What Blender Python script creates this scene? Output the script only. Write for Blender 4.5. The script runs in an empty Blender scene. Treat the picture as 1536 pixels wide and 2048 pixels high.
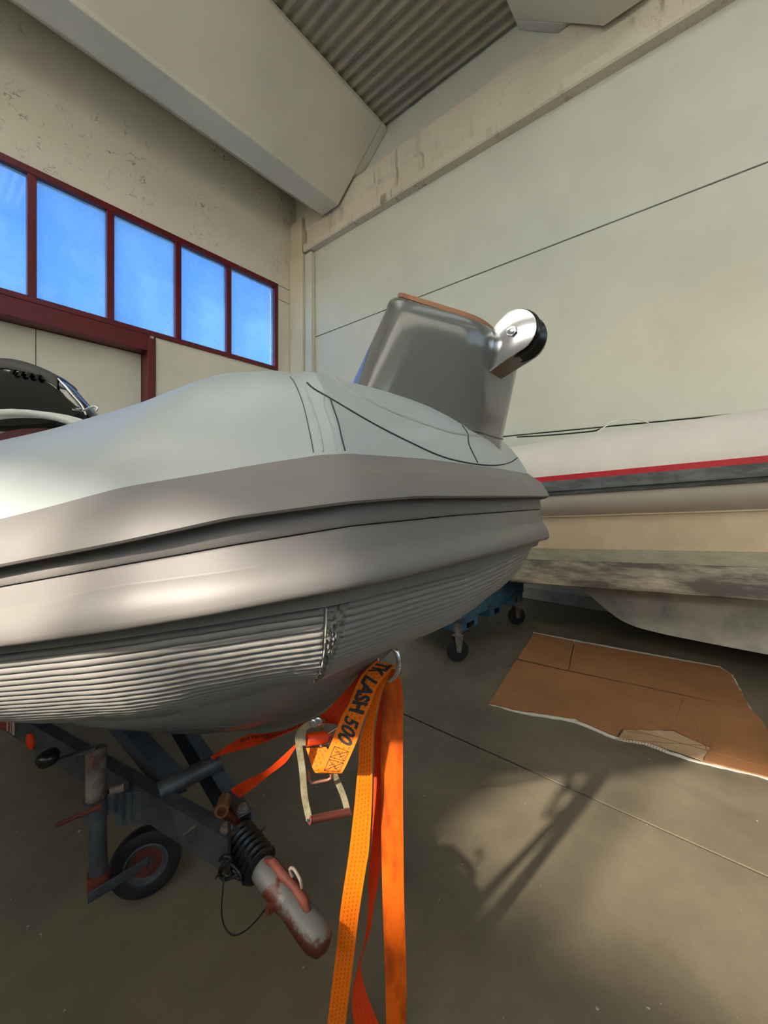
import bpy, bmesh, math, random
from mathutils import Vector, Matrix, noise
from mathutils.bvhtree import BVHTree
random.seed(7)
S = bpy.context.scene
COL = S.collection
V = Vector
F = 798.0; HOR = 988.0; CAMZ = 1.3

# ------------------------------------------------------------------ camera
cd = bpy.data.cameras.new('camera'); cam = bpy.data.objects.new('camera', cd); COL.objects.link(cam)
cam.location = (0, 0, CAMZ); cam.rotation_euler = (math.radians(90), 0, 0)
cd.sensor_fit = 'HORIZONTAL'; cd.sensor_width = 36; cd.lens = F/1536*36; cd.shift_y = -(1024-HOR)/1536
cd.clip_start = 0.02; cd.clip_end = 300
S.camera = cam
# ------------------------------------------------------------------ world, sun, exposure
w = bpy.data.worlds.new('sky'); S.world = w; w.use_nodes = True
nt = w.node_tree; nt.nodes.clear()
out = nt.nodes.new('ShaderNodeOutputWorld'); bg = nt.nodes.new('ShaderNodeBackground')
sky = nt.nodes.new('ShaderNodeTexSky'); sky.sky_type = 'NISHITA'; sky.sun_disc = False
sky.sun_elevation = math.radians(28); sky.sun_rotation = math.radians(228); sky.air_density = 1.2; sky.dust_density = 1.5
bg.inputs[1].default_value = 0.55
nt.links.new(sky.outputs[0], bg.inputs[0]); nt.links.new(bg.outputs[0], out.inputs[0])
SUNDIR = V((-0.747, -0.665, 0)).normalized()*math.cos(math.radians(28)) + V((0, 0, math.sin(math.radians(28))))
ld = bpy.data.lights.new('sun', 'SUN'); sun = bpy.data.objects.new('sun', ld); COL.objects.link(sun)
ld.energy = 9.0; ld.angle = math.radians(1.8); ld.color = (1.0, 0.90, 0.78)
sun.rotation_euler = SUNDIR.to_track_quat('Z', 'Y').to_euler()
sun.location = (-20, -20, 20)
S.view_settings.view_transform = 'Standard'; S.view_settings.look = 'None'
S.view_settings.gamma = 1; S.view_settings.exposure = 0.38; S.view_settings.use_curve_mapping = False

# ------------------------------------------------------------------ helpers
def P3(px, row, d):
    return V(((px-768)/F*d, d, CAMZ+(HOR-row)/F*d))
def PZ(px, row, z):                     # point seen at (px,row) lying at height z
    return P3(px, row, (CAMZ-z)*F/(row-HOR))
RC = V((-1.767, 8.01, 0)); RP_ = V((948, -798, 0)).normalized(); RN_ = V((-798, -948, 0)).normalized()
def R(p, n, z=0): return RC + RP_*p + RN_*n + V((0, 0, z))
def toRoom(v): d = v-RC; return d.dot(RP_), d.dot(RN_), v.z
B0 = V((0.22, 0.81, 0)); BF = V((0.7915, -0.6112, 0)); BS = V((-0.6112, -0.7915, 0))
def BT(u, v, z=0): return B0 + BF*u + BS*v + V((0, 0, z))

def lin(c): return tuple((x/12.92 if x <= .04045 else ((x+.055)/1.055)**2.4) for x in c)
MATS = {}
class MatB:
    def __init__(s, name):
        s.m = bpy.data.materials.new(name); s.m.use_nodes = True; s.t = s.m.node_tree
        s.b = s.t.nodes['Principled BSDF']; MATS[name] = s.m
    def n(s, ty, **k):
        x = s.t.nodes.new(ty)
        for a, b in k.items(): setattr(x, a, b)
        return x
    def l(s, a, b): s.t.links.new(a, b)
    def val(s, x, i):
        if hasattr(i, 'is_linked'): s.l(i, x)
        else: x.default_value = i
    def coord(s, kind='Object', scale=(1, 1, 1), rot=(0, 0, 0)):
        c = s.n('ShaderNodeTexCoord'); m = s.n('ShaderNodeMapping'); m.inputs['Scale'].default_value = scale
        m.inputs['Rotation'].default_value = rot; s.l(c.outputs[kind], m.inputs[0]); return m.outputs[0]
    def noise(s, vec, scale, detail=4, rough=.6, dist=0):
        x = s.n('ShaderNodeTexNoise'); s.l(vec, x.inputs['Vector']); x.inputs['Scale'].default_value = scale
        x.inputs['Detail'].default_value = detail; x.inputs['Roughness'].default_value = rough
        x.inputs['Distortion'].default_value = dist; return x.outputs['Fac']
    def ramp(s, f, a, b, ca=0., cb=1.):
        x = s.n('ShaderNodeMapRange'); s.l(f, x.inputs[0]); x.inputs[1].default_value = a; x.inputs[2].default_value = b
        x.inputs[3].default_value = ca; x.inputs[4].default_value = cb; return x.outputs[0]
    def mix(s, f, a, b, mode='MIX'):
        x = s.n('ShaderNodeMix', data_type='RGBA', blend_type=mode); s.val(x.inputs[0], f)
        s.val(x.inputs[6], a if hasattr(a, 'is_linked') else (*a, 1)); s.val(x.inputs[7], b if hasattr(b, 'is_linked') else (*b, 1)); return x.outputs[2]
    def math(s, op, a, b=0.):
        x = s.n('ShaderNodeMath', operation=op); s.val(x.inputs[0], a); s.val(x.inputs[1], b); return x.outputs[0]
    def bump(s, h, strength=.2, dist=.002):
        x = s.n('ShaderNodeBump'); s.l(h, x.inputs['Height']); x.inputs['Strength'].default_value = strength
        x.inputs['Distance'].default_value = dist; s.l(x.outputs[0], s.b.inputs['Normal'])
    def set(s, col=None, rough=None, metal=None, spec=None, coat=None, coatr=None):
        I = s.b.inputs
        if col is not None: s.val(I['Base Color'], col if hasattr(col, 'is_linked') else (*col, 1))
        if rough is not None: s.val(I['Roughness'], rough)
        if metal is not None: s.val(I['Metallic'], metal)
        if spec is not None: I['Specular IOR Level'].default_value = spec
        if coat is not None: I['Coat Weight'].default_value = coat
        if coatr is not None: I['Coat Roughness'].default_value = coatr
def simple(name, col, rough=.5, metal=0, var=.12, scale=6, bump=.1, bscale=60, dark=None, **k):
    m = MatB(name); c = lin(col); vec = m.coord()
    f = m.ramp(m.noise(vec, scale), .3, .7)
    d = lin(dark) if dark else tuple(x*(1-var) for x in c)
    m.set(m.mix(f, d, c), rough, metal, **k)
    if bump: m.bump(m.noise(vec, bscale, 3), bump, .001)
    return m.m

def wallmat(name, base, web=0., rough=.5, stain=0.):
    m = MatB(name); vec = m.coord(); c = lin(base)
    f = m.ramp(m.noise(vec, .9, 5), .3, .75)
    col = m.mix(f, tuple(x*.86 for x in c), c)
    # dirt specks and torn cobwebs
    sp = m.ramp(m.noise(vec, 26, 3, .7), .715, .76)
    area = m.ramp(m.noise(vec, 2.3, 3), .47, .6)
    col = m.mix(m.math('MULTIPLY', m.math('MULTIPLY', sp, area), .55), col, (.09, .08, .065))
    if stain:
        st_ = m.ramp(m.noise(m.coord(scale=(1, 1, .06)), 7, 4, .7), .54, .68); sa = m.ramp(m.noise(vec, .75, 2), .50, .60)
        col = m.mix(m.math('MULTIPLY', m.math('MULTIPLY', st_, sa), stain), col, (.16, .12, .08))
    if web:
        v = m.n('ShaderNodeTexVoronoi', feature='DISTANCE_TO_EDGE'); dv = m.n('ShaderNodeVectorMath', operation='ADD')
        nz = m.n('ShaderNodeTexNoise'); m.l(vec, nz.inputs['Vector']); nz.inputs['Scale'].default_value = 4; nz.inputs['Detail'].default_value = 5
        m.l(vec, dv.inputs[0]); m.l(nz.outputs['Color'], dv.inputs[1]); m.l(dv.outputs[0], v.inputs['Vector']); v.inputs['Scale'].default_value = 2.6
        ln = m.ramp(v.outputs['Distance'], .006, .022, 1, 0)
        br = m.ramp(m.noise(vec, 7, 3), .47, .56)
        sx = m.n('ShaderNodeSeparateXYZ'); m.l(m.coord(), sx.inputs[0])
        hi = m.ramp(sx.outputs[2], 4.6, 6.3)
        a2 = m.ramp(m.noise(vec, 1.1, 2), .42, .58)
        k = m.math('MULTIPLY', m.math('MULTIPLY', m.math('MULTIPLY', ln, br), a2), m.math('MULTIPLY', hi, web))
        col = m.mix(k, col, (.05, .045, .035))
    m.set(col, rough, spec=.35); m.bump(m.noise(vec, 90, 4), .12, .002); return m.m
M = {}
M['wall_l'] = wallmat('painted_concrete_window_wall', (.88, .865, .82), .9, .7)
M['wall_r'] = wallmat('painted_concrete_panels', (.82, .83, .79), .0, .42)
M['beam'] = wallmat('painted_precast_beam', (.87, .85, .80), 0, .6)
M['girder'] = wallmat('painted_girder', (.84, .81, .74), .25, .6, .8)
M['roof'] = simple('fibre_cement_sheet', (.62, .59, .53), .8, var=.2, scale=3, bscale=40)
M['red'] = simple('dark_red_paint', (.40, .035, .11), .38, var=.25, scale=5)
M['joint'] = simple('dark_joint_filler', (.03, .028, .026), .9)  # near-black fill behind floor joints, wall panels and door
def floormat():
    m = MatB('worn_concrete_floor'); vec = m.coord()
    c1, c2 = lin((.46, .425, .35)), lin((.33, .30, .245))
    col = m.mix(m.ramp(m.noise(vec, 1.6, 8, .65), .3, .72), c2, c1)
    col = m.mix(m.ramp(m.noise(vec, 11, 4), .66, .76, 0, .55), col, (.075, .065, .05))
    col = m.mix(m.ramp(m.noise(vec, 70, 3), .70, .78, 0, .5), col, (.06, .055, .045))
    col = m.mix(m.ramp(m.noise(vec, 38, 2), .735, .76, 0, .6), col, (.5, .48, .42))
    m.set(col, m.ramp(m.noise(vec, 5, 5), .3, .7, .42, .62), spec=.4); m.bump(m.noise(vec, 120, 4), .15, .002); return m.m
M['floor'] = floormat()
M['yard'] = simple('yard_concrete', (.62, .60, .55), .9)
def hyp(name, col, rough, var=.06, spec=.5):
    m = MatB(name); vec = m.coord(); c = lin(col)
    cc = m.mix(m.ramp(m.noise(vec, 5, 6, .6), .3, .7), tuple(x*(1-var) for x in c), c)
    cc = m.mix(m.ramp(m.noise(vec, 90, 3), .68, .8, 0, .25), cc, tuple(x*.6 for x in c))
    m.set(cc, rough, spec=spec); m.bump(m.noise(vec, 500, 2), .12, .0005); return m.m
M['hyp'] = hyp('light_grey_tube_fabric', (.64, .67, .665), .36)
M['pad'] = hyp('light_grey_bow_pad', (.61, .62, .595), .5)
M['rub'] = hyp('grey_rubber_strake', (.45, .435, .42), .5, .1)
M['rib'] = hyp('grey_ribbed_rubber', (.50, .49, .47), .42, .08)
M['seam'] = simple('dark_seam', (.22, .21, .2), .8)
M['glue'] = simple('white_glue_line', (.85, .84, .78), .5)
M['gel_grey'] = simple('grey_gelcoat', (.37, .38, .365), .2, var=.06, scale=3, bump=0, coat=.35, coatr=.1)
M['hullgrey'] = simple('grey_hull_gelcoat', (.52, .52, .51), .22, var=.1, bump=0, coat=.4)
M['teak'] = simple('teak_trim', (.62, .42, .27), .5)
M['chrome'] = simple('polished_steel', (.88, .89, .92), .16, 1, var=.08, scale=30, bump=.05, bscale=15)
M['blackrub'] = simple('black_rubber', (.045, .045, .05), .28, var=.2, bump=.05)
M['tyre'] = simple('tyre_rubber', (.06, .06, .06), .6)
M['blackgloss'] = simple('black_gloss_cowl', (.03, .032, .036), .08, var=.1, bump=0, coat=1, coatr=.03)
M['darkgrey'] = simple('dark_grey_plastic', (.20, .19, .18), .5)
M['white'] = simple('white_gelcoat', (.86, .85, .80), .35)
M['darkred'] = simple('dark_red_vinyl', (.36, .10, .08), .5)
M['farwhite'] = simple('worn_white_tube_fabric', (.83, .81, .78), .5, var=.10, scale=4)
M['farred'] = simple('red_tube_stripe', (.74, .07, .14), .45)
def worn(name, a, b, sc=3, lo=.42, hi=.6, rough=.6, stretch=(1, 1, 1)):
    m = MatB(name); vec = m.coord(scale=stretch, rot=(0, 0, math.radians(40)))
    f = m.ramp(m.noise(vec, sc, 8, .7), lo, hi)
    col = m.mix(f, lin(a), lin(b)); m.set(col, rough); m.bump(m.noise(vec, 80, 3), .2, .002); return m.m
M['fargrey'] = worn('worn_grey_strake', (.30, .32, .33), (.42, .45, .46), 5, stretch=(1, 1, 3))
M['farcream'] = worn('cream_hull_gelcoat', (.84, .77, .66), (.88, .82, .72), 2, rough=.45)
M['farpale'] = worn('pale_boot_stripe', (.62, .62, .54), (.70, .70, .62), 5, rough=.6, stretch=(1, 1, 3))
M['antifoul'] = worn('scrubbed_antifouling', (.42, .40, .385), (.84, .81, .72), 2.2, .42, .68, .7, stretch=(1, 1, 4))
M['keelwhite'] = worn('chalky_keel', (.60, .60, .57), (.72, .72, .68), 5, .35, .6, .85)
M['galv'] = worn('galvanised_steel', (.24, .25, .27), (.35, .37, .39), 14, .35, .65, .5); 
M['galv'].node_tree.nodes['Principled BSDF'].inputs['Metallic'].default_value = .5
M['galvdark'] = worn('dull_galvanised_steel', (.20, .23, .27), (.30, .34, .38), 12, .35, .65, .5)
M['galvrust'] = worn('galvanised_rusty_steel', (.30, .17, .10), (.46, .43, .39), 9, .38, .56, .6)
M['rust'] = worn('rusty_steel', (.26, .09, .045), (.38, .16, .07), 12, .35, .6, .75)
M['couple'] = worn('chipped_coupling_paint', (.27, .10, .04), (.33, .34, .33), 7, .50, .54, .55)
M['zinc'] = worn('yellow_zinc_ratchet', (.58, .52, .36), (.76, .73, .62), 30, .35, .62, .35)
M['zinc'].node_tree.nodes['Principled BSDF'].inputs['Metallic'].default_value = .65
M['pinkst'] = simple('reddish_zinc', (.70, .46, .38), .4, .5)
M['brownrub'] = simple('red_brown_grip', (.36, .17, .13), .45)
M['blueplastic'] = worn('blue_pallet_plastic', (.17, .31, .40), (.27, .42, .50), 5, .35, .65, .6)
M['wood'] = worn('chock_timber', (.45, .34, .22), (.60, .48, .34), 4, stretch=(1, 1, 1))
M['orangelens'] = simple('orange_reflector', (.95, .25, .04), .25)
M['refred'] = simple('red_reflective_tape', (.62, .16, .12), .35)
M['refwhite'] = simple('white_reflective_tape', (.80, .78, .74), .35)
M['print'] = simple('black_print', (.06, .055, .05), .6, bump=0)
M['wire'] = simple('black_cable', (.05, .045, .04), .5)
M['spoolorange'] = simple('rolled_orange_webbing', (.93, .29, .08), .38)
M['yel'] = simple('yellow_brass_pipe', (.40, .27, .14), .5)
def carton(name, c1, c2, rough=.8):
    m = MatB(name); vec = m.coord(rot=(0, 0, math.radians(20)))
    col = m.mix(m.ramp(m.noise(vec, 3, 5), .3, .7), lin(c2), lin(c1))
    wv = m.n('ShaderNodeTexWave'); m.l(vec, wv.inputs[0]); wv.inputs['Scale'].default_value = 45
    col = m.mix(m.ramp(m.noise(vec, 30, 3), .68, .75, 0, .3), col, lin((.35, .24, .16)))
    m.set(col, rough, spec=.25); m.bump(wv.outputs['Fac'], .08, .001); return m.m
M['carton'] = carton('brown_cardboard', (.60, .42, .27), (.54, .37, .23))
M['cartonpale'] = carton('torn_cardboard_core', (.74, .65, .52), (.60, .48, .35))
M['whiteedge'] = simple('white_paper_edge', (.82, .80, .74), .8)
def strapmat(name, col, dash, weave=0.):
    m = MatB(name); uv = m.n('ShaderNodeUVMap'); sx = m.n('ShaderNodeSeparateXYZ'); m.l(uv.outputs[0], sx.inputs[0])
    u, v = sx.outputs[0], sx.outputs[1]        # u along in metres, v across 0..1
    c = lin(col); vec = m.coord()
    cc = m.mix(m.ramp(m.noise(vec, 9, 4), .35, .7), tuple(x*.8 for x in c), c)
    if weave: cc = m.mix(m.ramp(m.noise(m.coord(scale=(1, 1, .35)), 14, 5), .44, .62, 0, .85), cc, lin((.50, .17, .03)))
    rows = 4
    a = m.math('FRACT', m.math('MULTIPLY', v, rows+1.0), 0)
    a = m.math('LESS_THAN', m.math('ABSOLUTE', m.math('SUBTRACT', m.math('FRACT', m.math('ADD', m.math('MULTIPLY', v, rows+1), .5)), .5)), .075)
    ph = m.math('MULTIPLY', m.math('FLOOR', m.math('ADD', m.math('MULTIPLY', v, rows+1), .5)), .33)
    b = m.math('LESS_THAN', m.math('FRACT', m.math('ADD', m.math('MULTIPLY', u, 95.), ph)), .5)
    ed = m.math('LESS_THAN', m.math('ABSOLUTE', m.math('SUBTRACT', v, .5)), .42)
    if dash: cc = m.mix(m.math('MULTIPLY', m.math('MULTIPLY', a, b), m.math('MULTIPLY', ed, dash)), cc, lin((.42, .07, .03)))
    s = m.math('SINE', m.math('MULTIPLY', u, 2800.))
    cc = m.mix(m.ramp(s, -1, .2, .38 if weave else .12, 0), cc, (.30, .06, .01))
    m.set(cc, .55, spec=.3); m.bump(s, .35, .0006)
    I = m.b.inputs
    tr = m.n('ShaderNodeBsdfTranslucent'); m.l(cc, tr.inputs[0]); mx = m.n('ShaderNodeMixShader'); mx.inputs[0].default_value = .22
    o = m.t.nodes['Material Output']; m.l(m.b.outputs[0], mx.inputs[1]); m.l(tr.outputs[0], mx.inputs[2]); m.l(mx.outputs[0], o.inputs[0])
    return m.m
M['strap'] = strapmat('orange_webbing_dashed', (1.0, .50, .03), .9)
M['strapw'] = strapmat('orange_webbing_soiled', (.97, .43, .03), 0, 1.)
M['strapr'] = strapmat('orange_red_webbing', (.93, .27, .04), .6)
def glassmat():
    m = MatB('dusty_sky_dimming_glass'); vec = m.coord()
    t = m.t; o = t.nodes['Material Output']; t.nodes.remove(m.b)
    g = m.n('ShaderNodeBsdfTransparent'); g.inputs[0].default_value = (.34, .52, .74, 1)  # blue tint put into the glass to dim the sky; specks below are dirt
    gl = m.n('ShaderNodeBsdfGlossy'); gl.inputs['Roughness'].default_value = .05
    d = m.n('ShaderNodeBsdfDiffuse'); d.inputs[0].default_value = (.06, .10, .20, 1)
    tl = m.n('ShaderNodeBsdfTranslucent'); tl.inputs[0].default_value = (.34, .52, .76, 1)
    m1 = m.n('ShaderNodeMixShader'); m1.inputs[0].default_value = .04; m.l(g.outputs[0], m1.inputs[1]); m.l(gl.outputs[0], m1.inputs[2])
    m2 = m.n('ShaderNodeMixShader'); m.l(m1.outputs[0], m2.inputs[1]); m.l(tl.outputs[0], m2.inputs[2])
    m.l(m.ramp(m.noise(vec, 1.3, 4), .3, .75, .1, .6), m2.inputs[0])
    m3 = m.n('ShaderNodeMixShader'); m.l(m2.outputs[0], m3.inputs[1]); m.l(d.outputs[0], m3.inputs[2])
    sp = m.math('MULTIPLY', m.ramp(m.noise(vec, 42, 4, .75), .60, .70), m.ramp(m.noise(vec, 3.2, 3), .46, .62, .0, .55))
    m.l(sp, m3.inputs[0]); m.l(m3.outputs[0], o.inputs[0]); return m.m
M['glass'] = glassmat()

def frosted():  # translucent diffuser for the added windows and skylights
    m = MatB('added_frosted_glazing'); o = m.t.nodes['Material Output']; m.t.nodes.remove(m.b)
    tl = m.n('ShaderNodeBsdfTranslucent'); tl.inputs[0].default_value = (.78, .79, .76, 1); m.l(tl.outputs[0], o.inputs[0]); return m.m
M['frosted'] = frosted()
WLOC = {}
def link(name, mesh, parent=None):
    o = bpy.data.objects.new(name, mesh); COL.objects.link(o)
    if parent is not None: o.parent = parent; WLOC[o.name] = WLOC.get(parent.name, V((0, 0, 0)))
    return o
def root(name, loc, label, cat, group=None):
    o = bpy.data.objects.new(name, None); COL.objects.link(o); o.location = loc; o.empty_display_size = .1
    WLOC[o.name] = V(loc); o['label'] = label; o['category'] = cat
    if group: o['group'] = group
    return o
def structroot(name, loc=(0, 0, 0)):
    o = bpy.data.objects.new(name, None); COL.objects.link(o); o.location = loc; WLOC[o.name] = V(loc); o['kind'] = 'structure'; return o
class MB:
    def __init__(s): s.v = []; s.f = []; s.uv = None
    def add(s, vs, fs):
        k = len(s.v); s.v += [V(x) for x in vs]; s.f += [tuple(i+k for i in f) for f in fs]; return s
    def box(s, o, X, Y, Z):
        o, X, Y, Z = V(o), V(X), V(Y), V(Z)
        vs = [o, o+X, o+X+Y, o+Y, o+Z, o+X+Z, o+X+Y+Z, o+Y+Z]
        fs = [(0, 3, 2, 1), (4, 5, 6, 7), (0, 1, 5, 4), (1, 2, 6, 5), (2, 3, 7, 6), (3, 0, 4, 7)]
        if X.cross(Y).dot(Z) < 0: fs = [tuple(reversed(f)) for f in fs]
        return s.add(vs, fs)
    def rbox(s, p0, p1, n0, n1, z0, z1):
        return s.box(R(p0, n0, z0), RP_*(p1-p0), RN_*(n1-n0), V((0, 0, z1-z0)))
    def loft(s, rings, closed=True, caps=False):
        k = len(s.v); m = len(rings[0])
        for r in rings: s.v += [V(x) for x in r]
        for i in range(len(rings)-1):
            for j in range(m if closed else m-1):
                a = k+i*m+j; b = k+i*m+(j+1) % m; s.f.append((a, b, b+m, a+m))
        if caps: s.f.append(tuple(k+j for j in range(m-1, -1, -1))); s.f.append(tuple(k+(len(rings)-1)*m+j for j in range(m)))
        return s
    def tube(s, pts, r, seg=10, caps=True):
        pts = [V(p) for p in pts]; rs = r if isinstance(r, (list, tuple)) else [r]*len(pts)
        rings = []; nrm = None
        for i, p in enumerate(pts):
            t = (pts[min(i+1, len(pts)-1)]-pts[max(i-1, 0)]).normalized()
            if nrm is None: nrm = t.orthogonal().normalized()
            nrm = (nrm-t*nrm.dot(t)).normalized(); bn = t.cross(nrm)
            rings.append([p+(nrm*math.cos(a)+bn*math.sin(a))*rs[i] for a in [2*math.pi*j/seg for j in range(seg)]])
        return s.loft(rings, True, caps)
    def lathe(s, c, ax, prof, seg=32):          # prof: (t along axis, radius)
        c = V(c); ax = V(ax).normalized(); x = ax.orthogonal().normalized(); y = ax.cross(x)
        rings = [[c+ax*t+(x*math.cos(a)+y*math.sin(a))*max(r, 1e-4) for a in [2*math.pi*j/seg for j in range(seg)]] for t, r in prof]
        return s.loft(rings, True, True)
    def prism(s, poly, ext):
        ext = V(ext); n = len(poly); k = len(s.v); s.v += [V(p) for p in poly]+[V(p)+ext for p in poly]
        s.f.append(tuple(k+i for i in range(n-1, -1, -1))); s.f.append(tuple(k+n+i for i in range(n)))
        for i in range(n): j = (i+1) % n; s.f.append((k+i, k+j, k+n+j, k+n+i))
        return s
    def bar(s, a, b, wv, h):                     # beam a->b, width vec wv, height vec
        a, b = V(a), V(b); return s.box(a-wv/2, b-a, V(wv), V(h))
    def build(s, name, mat, parent=None, smooth=None, bevel=0, kind=None, sub=0):
        off = WLOC.get(parent.name, V((0, 0, 0))) if parent is not None else V((0, 0, 0))
        me = bpy.data.meshes.new(name); me.from_pydata([tuple(v-off) for v in s.v], [], s.f); me.validate()
        bm = bmesh.new(); bm.from_mesh(me); bmesh.ops.recalc_face_normals(bm, faces=bm.faces)
        if bevel: bmesh.ops.bevel(bm, geom=[e for e in bm.edges if len(e.link_faces) == 2 and e.calc_face_angle(0) > .5], offset=bevel, segments=2, profile=.5, affect='EDGES', clamp_overlap=True)
        bm.to_mesh(me); bm.free()
        me.materials.append(M[mat])
        if smooth is not None:
            me.polygons.foreach_set('use_smooth', [True]*len(me.polygons))
            me.set_sharp_from_angle(angle=math.radians(smooth))
        o = link(name, me, parent)
        if kind: o['kind'] = kind
        return o
def tag(o, label, cat, group=None):
    o['label'] = label; o['category'] = cat
    if group: o['group'] = group
    return o
def cr(pts, n):                                   # catmull-rom through list of tuples, n samples per span
    res = []; pts = [tuple(p) for p in pts]
    ext = [tuple(2*a-b for a, b in zip(pts[0], pts[1]))]+pts+[tuple(2*a-b for a, b in zip(pts[-1], pts[-2]))]
    for i in range(1, len(ext)-2):
        for k in range(n):
            t = k/n; p0, p1, p2, p3 = ext[i-1:i+3]
            res.append(tuple(.5*(2*b+(c-a)*t+(2*a-5*b+4*c-d)*t*t+(3*b-a-3*c+d)*t**3) for a, b, c, d in zip(p0, p1, p2, p3)))
    res.append(pts[-1]); return res
def lerpc(c, x):
    if x <= c[0][0]: return c[0][1]
    for (a, b), (d, e) in zip(c, c[1:]):
        if x <= d: return b+(e-b)*(x-a)/(d-a)
    return c[-1][1]

# ================================================================== STRUCTURE
ZR = 7.2      # underside of roof sheets
fl = MB().box((-26, -26, -.15), (60, 0, 0), (0, 60, 0), (0, 0, .15)).build('ground_yard', 'yard'); fl['kind'] = 'structure'; fl.name = 'trim_1'
fl.location.z = -.012
# floor slabs with recessed joints
floor = structroot('floor')
jt = toRoom(PZ(800, 1425, 0))[1]                   # joint runs parallel to the long wall
ns = [0, jt, 8.6]
MB().rbox(-.4, 18, -.2, 8.6, -.011, -.006).build('joint_bed', 'joint', floor)
g = .006
for a, b in zip(ns, ns[1:]):
    for pa, pb in ((-.4, 18.0),):
        MB().rbox(pa, pb, a+g if a else -.2, b-g, -.010, 0).build('floor_slab', 'floor', floor)

# right (long) wall
wr = structroot('wall_right')
MB().rbox(-.3, 18, -.25, -.06, 0, 7.9).build('wall_core', 'joint', wr)
for z0, z1 in ((0, 2.05), (2.05, 4.30), (4.30, 6.30), (6.30, 7.6)):
    MB().rbox(-.3, 18, -.06, 0, z0+.007, z1-.007).build('wall_panel', 'wall_r', wr, bevel=.006)
MB().rbox(.6, 18, 0, .035, 0, .13).build('baseboard_right', 'keelwhite', bevel=.004)['kind'] = 'structure'
# gutter girder on the long wall
prof = [(0, 5.93), (.13, 5.93), (.15, 5.95), (.15, 6.06), (.07, 6.10), (.055, 6.14), (.06, 6.34), (.10, 6.40), (.115, 6.68), (.09, 6.70), (0, 6.70)]
mb = MB().prism([R(.42, n, z) for n, z in prof], RP_*17.4)
mb.build('trim_2', 'girder')['kind'] = 'structure'
# corner pilaster
mb = MB().rbox(.005, .40, .005, .16, 0, 5.92); mb.rbox(.005, .36, .005, .14, 5.93, 6.62)
mb.build('trim_3', 'girder', bevel=.012)['kind'] = 'structure'
MB().rbox(.405, .60, .005, .10, 0, 5.90).build('trim_4', 'wall_r', bevel=.008)['kind'] = 'structure'

# left wall with ribbon window and recessed gate
wl = structroot('wall_left')
W0, W1, WZ0, WZ1 = .44, 6.92, 3.66, 5.33
MB().rbox(-.25, 0, 0, 12.3, WZ1, 7.9).build('wall_panel', 'wall_l', wl)
MB().rbox(-.25, 0, 0, W0, 5.06, WZ1-.012).build('wall_panel', 'wall_l', wl)
MB().rbox(-.25, 0, 0, W0, 0, 5.048).build('wall_panel', 'wall_l', wl)
MB().rbox(-.25, 0, W0+.01, 2.60, 0, WZ0).build('wall_panel', 'wall_l', wl)
MB().rbox(-.25, 0, W1, 12.3, 0, WZ1-.012).build('wall_panel', 'wall_l', wl)
win = structroot('window_1')
mb = MB()
mb.rbox(-.10, .03, W0, W1, WZ1-.09, WZ1); mb.rbox(-.10, .03, W0, W1, WZ0, WZ0+.075)
mb.rbox(-.10, .03, W0, W0+.08, WZ0+.075, WZ1-.09); mb.rbox(-.10, .03, W1-.08, W1, WZ0+.075, WZ1-.09)
mb.build('frame', 'red', win, bevel=.006)
mul = [1.437, 2.28, 3.19, 4.02, 4.90, 5.80]
for m_ in mul:
    MB().rbox(-.09, .022, m_-.045, m_+.045, WZ0+.075, WZ1-.09).build('mullion', 'red', win, bevel=.005)
ed = [W0+.08]+sum([[m_-.045, m_+.045] for m_ in mul], [])+[W1-.08]
for a, b in zip(ed[::2], ed[1::2]):
    MB().rbox(-.045, -.037, a, b, WZ0+.075, WZ1-.09).build('pane', 'glass', win)
door = structroot('door_1')
D0, D1, DZ = 2.62, 6.92, 3.42
mb = MB(); mb.rbox(-.24, .045, D0, D0+.11, 0, DZ+.20); mb.rbox(-.24, .045, D1-.1, D1, 0, DZ+.20)
mb.build('jamb', 'red', door, bevel=.006)
MB().rbox(-.24, .04, D0+.11, D1-.1, DZ, DZ+.235).build('lintel', 'red', door, bevel=.006)
for a, b in ((D0+.11, 3.95), (3.95, 5.4), (5.4, D1-.1)):
    MB().rbox(-.30, -.245, a-.2, b+.2, -.01, DZ+.3).build('door_backing', 'joint', door)
    MB().rbox(-.235, -.20, a+.004, b-.004, .01, DZ-.004).build('door_panel', 'wall_l', door, bevel=.004)

# front wall (behind the photographer): unseen solid wall, strip opening shaped to place the sun patches
wf = structroot('wall_front')
NF = 8.6; G0, G1, GZ = 13.0, 17.0, 4.2; O0, O1, OZ0, OZ1 = 4.98, 9.6, 2.62, 3.40; HZ0, HZ1 = 4.7, 6.3
MB().rbox(-.25, O0, NF, NF+.2, 0, HZ0).build('wall_panel', 'wall_l', wf)
MB().rbox(O0, G0, NF, NF+.2, 0, OZ0).build('wall_panel', 'wall_l', wf)
MB().rbox(O0, G0, NF, NF+.2, OZ1, HZ0).build('wall_panel', 'wall_l', wf)
MB().rbox(O1, G0, NF, NF+.2, OZ0, OZ1).build('wall_panel', 'wall_l', wf)
MB().rbox(-.25, 18, NF, NF+.2, HZ1, 7.9).build('wall_panel', 'wall_l', wf)
MB().rbox(G1, 18, NF, NF+.2, 0, HZ1).build('wall_panel', 'wall_l', wf)
added_win2 = structroot('added_window_2')  # unseen frosted window strip, added to light the hall from behind
for k in range(11):
    a = 1.5+k*1.4; b = a+1.4
    MB().rbox(a, a+.08, NF+.02, NF+.14, HZ0, HZ1).build('mullion', 'red', added_win2)
    MB().rbox(a+.08, b, NF+.08, NF+.09, HZ0, HZ1).build('pane', 'frosted', added_win2)
MB().rbox(G0, G1, NF, NF+.2, 0, HZ0).build('wall_panel', 'wall_l', wf)
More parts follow.
